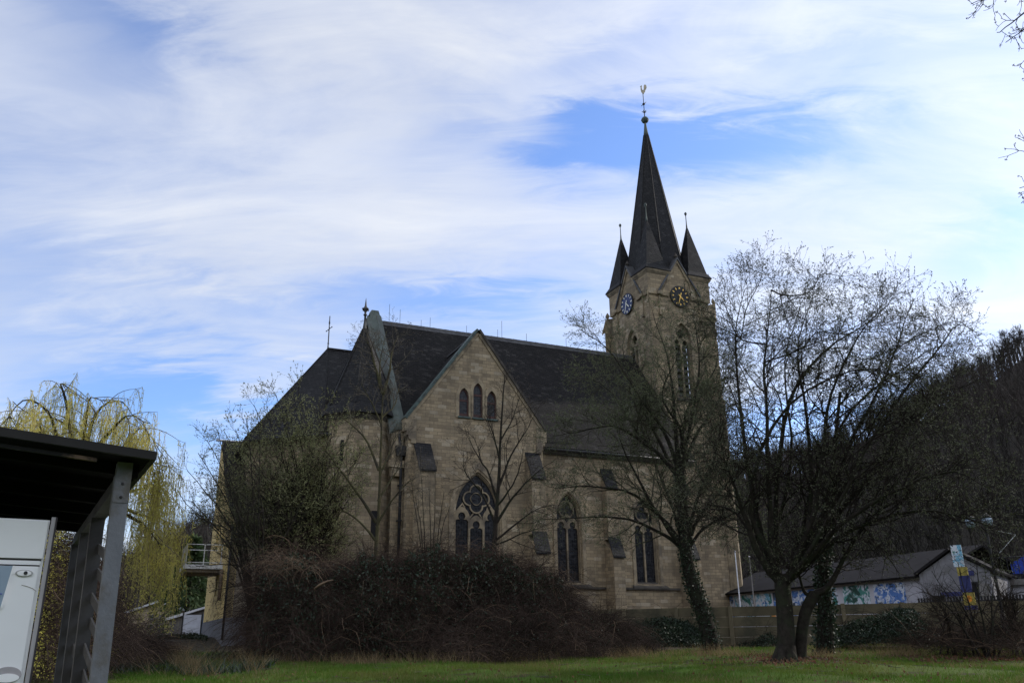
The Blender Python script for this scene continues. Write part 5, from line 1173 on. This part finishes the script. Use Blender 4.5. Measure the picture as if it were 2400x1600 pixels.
hang_p = np.array(hang_p); N = len(hang_p); nseg = 8; Ls = 1.2 + 3.2 * rng.random(N) ** 1.3
out_d = rng.normal(size=(N, 3)) * .25; T = np.linspace(0, 1, nseg)
H = hang_p[:, None, :] + out_d[:, None, :] * np.sqrt(T)[None, :, None] + np.array([0, 0, -1.0])[None, None, :] * (Ls[:, None] * (T ** 1.2)[None, :])[:, :, None] + np.cumsum(rng.normal(size=(N, nseg, 3)) * .03, 1)
H[:, :, 2] = np.maximum(H[:, :, 2], 2.2)
su = Soup(); wl.soup_trunk(su); su.build('trunk', ['bark'], r_, True)
su = Soup(); wl.soup_crown(su); su.tubes(H, np.broadcast_to(np.linspace(.010, .005, nseg), (N, nseg)), 3, 2)
kk = 15; ii = np.repeat(np.arange(N), kk); x = rng.random(N * kk) ** .85 * (nseg - 1) * .999; j = x.astype(int); u = (x - j)[:, None]
Cc = H[ii, j] * (1 - u) + H[ii, j + 1] * u + rng.normal(size=(N * kk, 3)) * .025
su.leaves(Cc, .11 + .09 * rng.random(N * kk), .034, np.array([0, 0, -1.0]), 1, .6)
su.build('crown', ['twig_pale', 'willow_leaf', 'willow_twig'], r_)

# overhanging tree whose twigs reach in at the top right
D = 9.0; b0 = np.array([10.5, 8.0, float(gz(10.5, 8.0)) - .1]); oh = Tree(); r_ = tree_root('overhanging_tree', 'bare tree outside the frame whose budding twigs hang in at top right', b0)
cr0 = np.array([10.4, 8.2, 5.5]); P, Rr = oh.limb([b0, np.array([10.6, 8.1, 3]), cr0, np.array([10.2, 8.4, 9])], .22, .05, 12)
hk = [(5, .50, 42, -.06, .2, 6), (3, .20, 45, .12, .25, 5), (1, .07, 45, .18, .25, 4)]
for pts, r0 in (([(2560, -150), (2440, -90), (2350, -40), (2262, 0)], .03), ([(2560, -120), (2460, -60), (2380, 5), (2330, 45), (2290, 75)], .032), ([(2560, -60), (2480, 0), (2400, 30), (2352, 70), (2310, 98)], .028), ([(2560, 60), (2470, 110), (2400, 125), (2352, 140)], .02), ([(2560, -100), (2450, -80), (2420, 10), (2370, 40)], .03), ([(2560, 300), (2470, 330), (2400, 345), (2350, 348)], .012), ([(2560, 440), (2460, 420), (2400, 430), (2342, 432)], .012), ([(2560, -140), (2400, -60), (2300, -10), (2230, 10)], .025)):
    cps = [np.array([10.3, 8.4, 7.6])] + [A(x, y, D + .25 * i) for i, (x, y) in enumerate(pts)]
    P, Rr = oh.limb(cps, r0 * .8, .004, 16, .015); oh.sprout(P, Rr, hk, 1, .5, .8)
tp, td = oh.tips((3,), .9, 2); tp = np.repeat(tp, 4, 0); td = np.repeat(td, 4, 0)
oh.build(r_, 'bark', 'twig', 'bud_dark', [(tp, .022, .008, td, .8)])

# ------------------------------------------------------------------ brambles, ivy, scrub
def thicket(name, label, outline, canes, leaves, cane_m, leaf_m, cl=1.2, lsz=.07, hang=.5, cat='thicket', r0=.006, rag=0.0):
    "outline: list of (x, y_top, y_base, depth) columns; canes arch over the surface of the mound"
    xs_ = np.array([o[0] for o in outline], float); p = gpt(outline[len(outline) // 2][0], outline[len(outline) // 2][2], outline[len(outline) // 2][3])
    rt = tree_root(name, label, p, None, cat)
    def surf(n, deep=1.2):
        x = rng.uniform(xs_[0], xs_[-1], n); yt = np.interp(x, xs_, [o[1] for o in outline]) + rag * (np.sin(x * .043) + .7 * np.sin(x * .11 + 1) + .5 * np.sin(x * .29 + 2)); yb = np.interp(x, xs_, [o[2] for o in outline]); dd = np.interp(x, xs_, [o[3] for o in outline])
        f = rng.random(n) ** .8; y = yb + (yt - yb) * f
        P_ = np.array([A(a, b, c_ + deep * 2.2 * g + e) for a, b, c_, g, e in zip(x, y, dd, f ** 1.5, rng.random(n) * deep)]); return P_, f
    S0, f = surf(canes); n = 7; v = rng.normal(size=(canes, 3)) * np.array([.9, .5, .35]) + np.array([0, -.15, .45]); v /= np.linalg.norm(v, axis=1, keepdims=True)
    Pn = [S0]; L_ = cl * (.4 + 1.0 * rng.random(canes))[:, None]
    for i in range(n - 1):
        v = v + rng.normal(size=v.shape) * .16 + np.array([0, 0, -hang * .45]); v /= np.linalg.norm(v, axis=1, keepdims=True); Pn.append(Pn[-1] + v * L_ / (n - 1))
    Pn = np.stack(Pn, 1); Pn[:, :, 2] = np.maximum(Pn[:, :, 2], gz(Pn[:, :, 0], Pn[:, :, 1]))
    su = Soup(); rad = r0 * (.6 + .8 * rng.random(canes))[:, None] * np.linspace(1, .5, n)[None, :]
    mi = rng.random(canes) < .04; su.tubes(Pn[~mi], rad[~mi], 3, 0)
    if mi.any(): su.tubes(Pn[mi], rad[mi] * 1.4, 3, 1)
    su.build('canes', [cane_m, 'cane_pale'], rt)
    if leaves:
        su = Soup(); S1, f1 = surf(leaves, .9); su.leaves(S1, lsz * (.5 + 1.0 * rng.random(leaves)), lsz * .62, np.array([0, -.3, .1]), 0, 1.0); su.build('leaves', [leaf_m], rt)
    return rt
thicket('bramble_thicket', 'tall tangled brown bramble thicket with dark leaves before the church', [(572, 1420, 1512, 29.5), (600, 1310, 1515, 29), (645, 1262, 1518, 29), (690, 1284, 1520, 28.5), (760, 1298, 1522, 28.5), (840, 1286, 1524, 28), (920, 1276, 1525, 28), (1000, 1266, 1526, 28), (1080, 1270, 1526, 28), (1160, 1280, 1526, 28.5), (1230, 1300, 1526, 28.5), (1280, 1336, 1524, 29), (1320, 1385, 1523, 29)],
        21000, 15000, 'cane', 'bramble_leaf', 1.3, .10, rag=11.0)
thicket('low_bramble_thicket', 'low reddish bramble mound with pale canes at the fence end', [(1000, 1400, 1530, 26.5), (1100, 1385, 1532, 26.5), (1200, 1375, 1532, 27), (1300, 1385, 1530, 27.5), (1380, 1405, 1526, 28), (1440, 1435, 1522, 29), (1500, 1480, 1518, 30)], 8000, 1500, 'cane', 'bramble_leaf', .9, .06, rag=9.0)
thicket('dead_cane_heap', 'heap of pale reddish dead canes arching on top of the brambles', [(600, 1280, 1320, 28.6), (630, 1256, 1310, 28.4), (670, 1262, 1310, 28.4), (730, 1290, 1320, 28.4)], 170, 0, 'cane_pale', 'bramble_leaf', .9, .06, .6, r0=.005)
sk = tag(MB().tube([A(722, 1352, 27.6), A(735, 1342, 27.5), A(752, 1334, 27.6), A(765, 1331, 27.7)], [.035, .04, .03, .02], 6).build('broken_branch', 'cane_pale', None, tuple(A(740, 1340, 27.6))), 'pale broken branch lying in the bramble thicket', 'branch')
thicket('ivy_bush', 'dark ivy bush at the fence left of the leaning trunk', [(1440, 1440, 1490, 35.5), (1480, 1420, 1492, 35.5), (1530, 1415, 1494, 35), (1580, 1425, 1496, 35), (1610, 1450, 1496, 34.5)], 900, 9000, 'twig', 'ivy_leaf', .8, .085)
thicket('ivy_bush', 'dark ivy bush climbing the fence right of the forked tree', [(1915, 1450, 1480, 33), (1960, 1425, 1478, 33), (2020, 1412, 1476, 32.5), (2060, 1395, 1474, 32.5), (2100, 1400, 1474, 32), (2130, 1440, 1474, 32)], 900, 9000, 'twig', 'ivy_leaf', .8, .085)
thicket('ivy_bush', 'small ivy clump at the fence foot left of the forked tree', [(1690, 1475, 1500, 35.5), (1730, 1470, 1500, 35), (1765, 1450, 1500, 34.5), (1790, 1470, 1500, 34)], 500, 2200, 'twig', 'ivy_leaf', .6, .075)
thicket('scrub', 'brown leafless scrub in front of the fence at the right edge', [(2090, 1470, 1486, 30), (2150, 1455, 1490, 29), (2220, 1452, 1492, 29), (2300, 1446, 1494, 28.5), (2380, 1432, 1496, 28)], 1500, 400, 'cane', 'bramble_leaf', 1.1, .06, .25, rag=9.0)
sb = Tree(); b0 = gpt(2260, 1470, 29.5); r_ = tree_root('bare_sapling', 'bare sapling with several thin stems in front of the gabled house', b0)
for x, y, dz in ((2200, 1290, .5), (2240, 1250, -.4), (2290, 1300, .6), (2170, 1350, -.5), (2320, 1360, .2), (2110, 1360, .3), (2140, 1310, -.6)):
    P, Rr = sb.limb([b0 + np.array([rng.normal() * .2, rng.normal() * .2, 0]), A((2260 + x) / 2, 1400, 29.5), A(x, y, 29.5 + dz)], .04, .008, 12, .04); sb.sprout(P, Rr, [(8, 1.0, 42, .03, .13, 6), (5, .45, 42, .03, .16, 4)], 1, .3)
sb.build(r_, 'bark', 'twig')
for bx_, nm_ in ((2195, 'leafless thin stemmed bush between the ivy bush and the bare sapling'), (2335, 'leafless thin stemmed bush at the right edge of the lawn')):
    sb = Tree(); b0 = gpt(bx_, 1472, 30.5); r_ = tree_root('bare_bush', nm_, b0, None, 'bush')
    for k_ in range(9):
        x, y, dz = bx_ + rng.normal() * 45, 1330 + rng.random() * 70, rng.normal() * .6
        P, Rr = sb.limb([b0 + np.array([rng.normal() * .25, rng.normal() * .25, 0]), A((bx_ + x) / 2, 1415, 30.5), A(x, y, 30.5 + dz)], .028, .007, 12, .04); sb.sprout(P, Rr, [(8, .9, 42, .03, .14, 6), (5, .42, 42, .03, .16, 4)], 1, .3)
    sb.build(r_, 'bark', 'cane')
thicket('hedge', 'low dark hedge between the willow and the yellow house', [(285, 1470, 1500, 46), (340, 1462, 1498, 46), (400, 1458, 1496, 45), (450, 1455, 1494, 44), (475, 1462, 1492, 43)], 500, 9000, 'twig', 'bramble_leaf', .6, .12)
thicket('understorey_scrub', 'tangled brown scrub with yellow green leaves behind the trellis posts', [(80, 1230, 1560, 22), (150, 1215, 1560, 24), (210, 1290, 1555, 26), (250, 1420, 1540, 28), (300, 1470, 1530, 30), (360, 1490, 1520, 32)], 8000, 9000, 'cane', 'willow_leaf', 1.4, .06)

# conifers beyond the yard
def conifer(x, y, d, w, h, label):
    p = A(x, y, d); b0 = np.array([p[0], p[1], float(gz(p[0], p[1])) - .1]); rt = tree_root('conifer', label, b0, 'conifers beyond the yard')
    su = Soup(); su.tubes(np.array([[b0, b0 + [0, 0, h * .5], b0 + [0, 0, h]]]), np.array([[.2, .12, .03]]), 6, 0); su.build('trunk', ['bark'], rt)
    su = Soup(); n = 2600; f = rng.random(n) ** .7; th = rng.random(n) * 6.283; rr0 = w * (1 - f) * np.sqrt(rng.random(n)) * (.8 + .3 * np.sin(th * 5 + f * 20))
    Pc = b0 + np.stack([rr0 * np.cos(th), rr0 * np.sin(th), .5 + f * (h - .5)], 1); su.leaves(Pc, .55, .16, np.stack([np.cos(th), np.sin(th), -.25 + 0 * th], 1), 0, .4); su.build('crown', ['conifer'], rt)
conifer(425, 1440, 66, 3.4, 7.0, 'dark green conifer beside the yellow house'); conifer(455, 1440, 72, 3.2, 6.0, 'broad green conifer behind the shed roof'); conifer(395, 1440, 80, 3.0, 6.5, 'pale green conifer behind the yard gate')

# ------------------------------------------------------------------ grass
def blades(name, n, xr, yr, h, w, m, clump=0.0, lean=.35, dens=None):
    x = rng.uniform(*xr, n * 2); y = rng.uniform(*yr, n * 2); keep = np.abs(x) < .72 * y + 1
    if dens is not None: keep &= rng.random(n * 2) < dens(x, y)
    x, y = x[keep][:n], y[keep][:n]; k_ = len(x); z = gz(x, y); hh = h * (.5 + rng.random(k_)) ; th = rng.random(k_) * 6.283; l = rng.normal(size=(k_, 2)) * lean * hh[:, None]
    b = np.stack([x, y, z - .01], 1); s_ = np.stack([np.cos(th), np.sin(th), 0 * th], 1) * w * .5
    tip = b + np.stack([l[:, 0], l[:, 1], hh], 1)
    su = Soup(); su.tris(np.stack([b - s_, b + s_, tip], 1)); return tag(su.build(name, [m]), kind='stuff')
bq_ = gpt(1803, 1516, 26.0)
patch = lambda x, y: (.14 + .86 * sstep((np.sin(x * .9 + 2) * np.sin(y * .8 + x * .3) + .5 * np.sin(x * 2.7 + y) * np.sin(y * 2.1 - x) + .75) / 1.2)) * sstep((np.hypot(x - bq_[0], (y - bq_[1]) * .8) - .7 - .4 * np.sin(x * 3)) / .9)
blades('grass', 170000, (-17, 21), (14.5, 33.5), .085, .018, 'grass', dens=patch)
blades('dry_grass', 16000, (-17, 21), (16, 33.0), .15, .011, 'dry_grass', lean=.5, dens=lambda x, y: .05 + .9 * (np.sin(x * .7 + y * .4) * np.sin(y * .9 - x * .35 + 1) > .55))
blades('tall_dry_grass', 5200, (-13.5, -4), (23, 33), .42, .014, 'dry_grass', lean=.7, dens=lambda x, y: sstep((np.sin(x * 1.7) * np.sin(y * 1.1 + x) + .5 * np.sin(x * 4.1 + y * 2) + .1) / .9) * (x < -.19 * y - 2.2))
blades('weeds', 5000, (-13.5, -4), (23, 33), .25, .03, 'bramble_leaf', lean=.8, dens=lambda x, y: sstep((np.sin(x * 1.3 + 2) * np.sin(y * 1.4 - x) + .3) / .9) * (x < -.19 * y - 2.0))
blades('verge_grass', 16000, (-9, 20), (25.5, 31), .30, .012, 'dry_grass', lean=.55, dens=lambda x, y: np.exp(-((y - 27.8 - 1.0 * np.sin(x * .5)) / .8) ** 2) * (.35 + .65 * (np.sin(x * 2.3) > .1)))
lf_n = 2600; lx = rng.uniform(11, 19, lf_n); ly = rng.uniform(24.5, 28, lf_n); su = Soup(); su.leaves(np.stack([lx, ly, gz(lx, ly) + .03], 1), .09, .06, None, 0, 1.0); lx = np.concatenate([rng.uniform(-9, 18, 900), bq_[0] + rng.normal(size=900) * 1.1]); ly = np.concatenate([rng.uniform(17, 31, 900), bq_[1] + rng.normal(size=900) * .9]); su.leaves(np.stack([lx, ly, gz(lx, ly) + .05], 1), .08, .05, None, 0, 1.0); tag(su.build('fallen_leaves', ['dead_leaf']), kind='stuff')

n_ = 130; sx0 = np.concatenate([rng.uniform(-9, 18, 70), bq_[0] + rng.normal(size=60) * 2.2]); sy0 = np.concatenate([rng.uniform(17, 31, 70), bq_[1] + rng.normal(size=60) * 1.6]); th_ = rng.random(n_) * 6.28; ln_ = .15 + .4 * rng.random(n_); su = Soup(); t_ = np.linspace(-.5, .5, 4)
px_ = sx0[:, None] + np.cos(th_)[:, None] * ln_[:, None] * t_; py_ = sy0[:, None] + np.sin(th_)[:, None] * ln_[:, None] * t_; su.tubes(np.stack([px_, py_, gz(px_, py_) + .04 + .03 * rng.random((n_, 4))], 2), np.full((n_, 4), .006), 4); tag(su.build('fallen_twigs', ['twig_pale']), kind='stuff')
# ------------------------------------------------------------------ bare woods on the hills
def woods(n, a0, a1, r0, r1, h, ribs, w):
    a = rng.uniform(a0, a1, n); r = RC * np.sqrt(rng.uniform((r0 / RC) ** 2, (r1 / RC) ** 2, n)); z = hill_z(a, r); B = np.stack([r * np.sin(a), r * np.cos(a), z], 1)
    H = h * (.65 + .6 * rng.random(n)); ii = np.repeat(np.arange(n), ribs); k_ = len(ii)
    f = .15 + .5 * rng.random(k_); th = rng.random(k_) * 6.283; sp = (.12 + .28 * rng.random(k_)) * H[ii]
    p0 = B[ii] + np.stack([0 * f, 0 * f, f * H[ii]], 1); p1 = p0 + np.stack([sp * np.cos(th), sp * np.sin(th), (.25 + .5 * rng.random(k_)) * (1.05 - f * .6) * H[ii]], 1)
    su = Soup(); wv = np.stack([np.cos(th + 1.57), np.sin(th + 1.57), 0 * th], 1) * w * (.6 + .8 * rng.random(k_))[:, None]
    su.tris(np.stack([p0 - wv, p0 + wv, p1], 1))
    tw = np.array([1., 0, 0]) * .16; su.tris(np.stack([B - tw - [0, 0, 1], B + tw - [0, 0, 1], B + np.stack([0 * a, 0 * a, H * .6], 1)], 1))
    # twig fans at the branch ends
    j = np.repeat(np.arange(k_), 3); q0 = p0[j] + (p1[j] - p0[j]) * (.4 + .5 * rng.random(len(j)))[:, None]; q1 = q0 + rng.normal(size=(len(j), 3)) * .7 + np.array([0, 0, .9])
    wv2 = rng.normal(size=(len(j), 3)); wv2 *= (w * .55) / np.linalg.norm(wv2, axis=1, keepdims=True); su.tris(np.stack([q0 - wv2, q0 + wv2, q1], 1))
    return su
su = woods(5200, -.60, .80, 104, RC + 12, 8.5, 18, .07); tag(su.build('hill_woods', ['hill_wood']), kind='stuff')
protos = []
for i in range(3):
    t = Tree(); b0 = np.zeros(3); P, Rr = t.limb([b0, np.array([.1, 0, 4]), np.array([.2 * (i - 1), .1, 9])], .28, .08, 8); t.sprout(P, Rr, [(16, 4.2, 38, .10, .12, 6), (7, 1.7, 36, .06, .14, 4), (4, .8, 34, .03, .15, 4)], 1, .3)
    for k_ in t.lev: t.lev[k_] = [(a, np.maximum(b, .032 if k_[0] > 1 else .06)) for a, b in t.lev[k_]]
    protos.append(t)
crest_xy = [(2105, 0), (2128, 4), (2150, 0), (2172, -3), (2190, 2), (2208, 5), (2226, 0), (2244, 4), (2262, -2), (2280, 2), (2298, 4), (2315, 0), (2332, 3), (2348, 0)]
meshes = []
for n_, (x, dr) in enumerate(crest_xy):
    a_, _ = azel(x, 800); r0 = RC - 2 + dr; p = np.array([r0 * math.sin(a_), r0 * math.cos(a_), float(hill_z(np.array(a_), np.array(r0)))]); k_ = n_ % 3
    if n_ < 3:
        su = Soup(); protos[k_].soup_trunk(su); protos[k_].soup_crown(su); o = su.build('crest_tree', ['hill_wood']); meshes.append(o)
    else: o = meshes[k_].copy(); COL.objects.link(o)
    o.location = tuple(p); s_ = .68 + .22 * random.random(); o.scale = (s_, s_, s_); o.rotation_euler = (0, 0, random.random() * 6.28)
    tag(o, 'bare tree in the row along the hill crest at upper right', 'tree', 'bare trees along the hill crest')
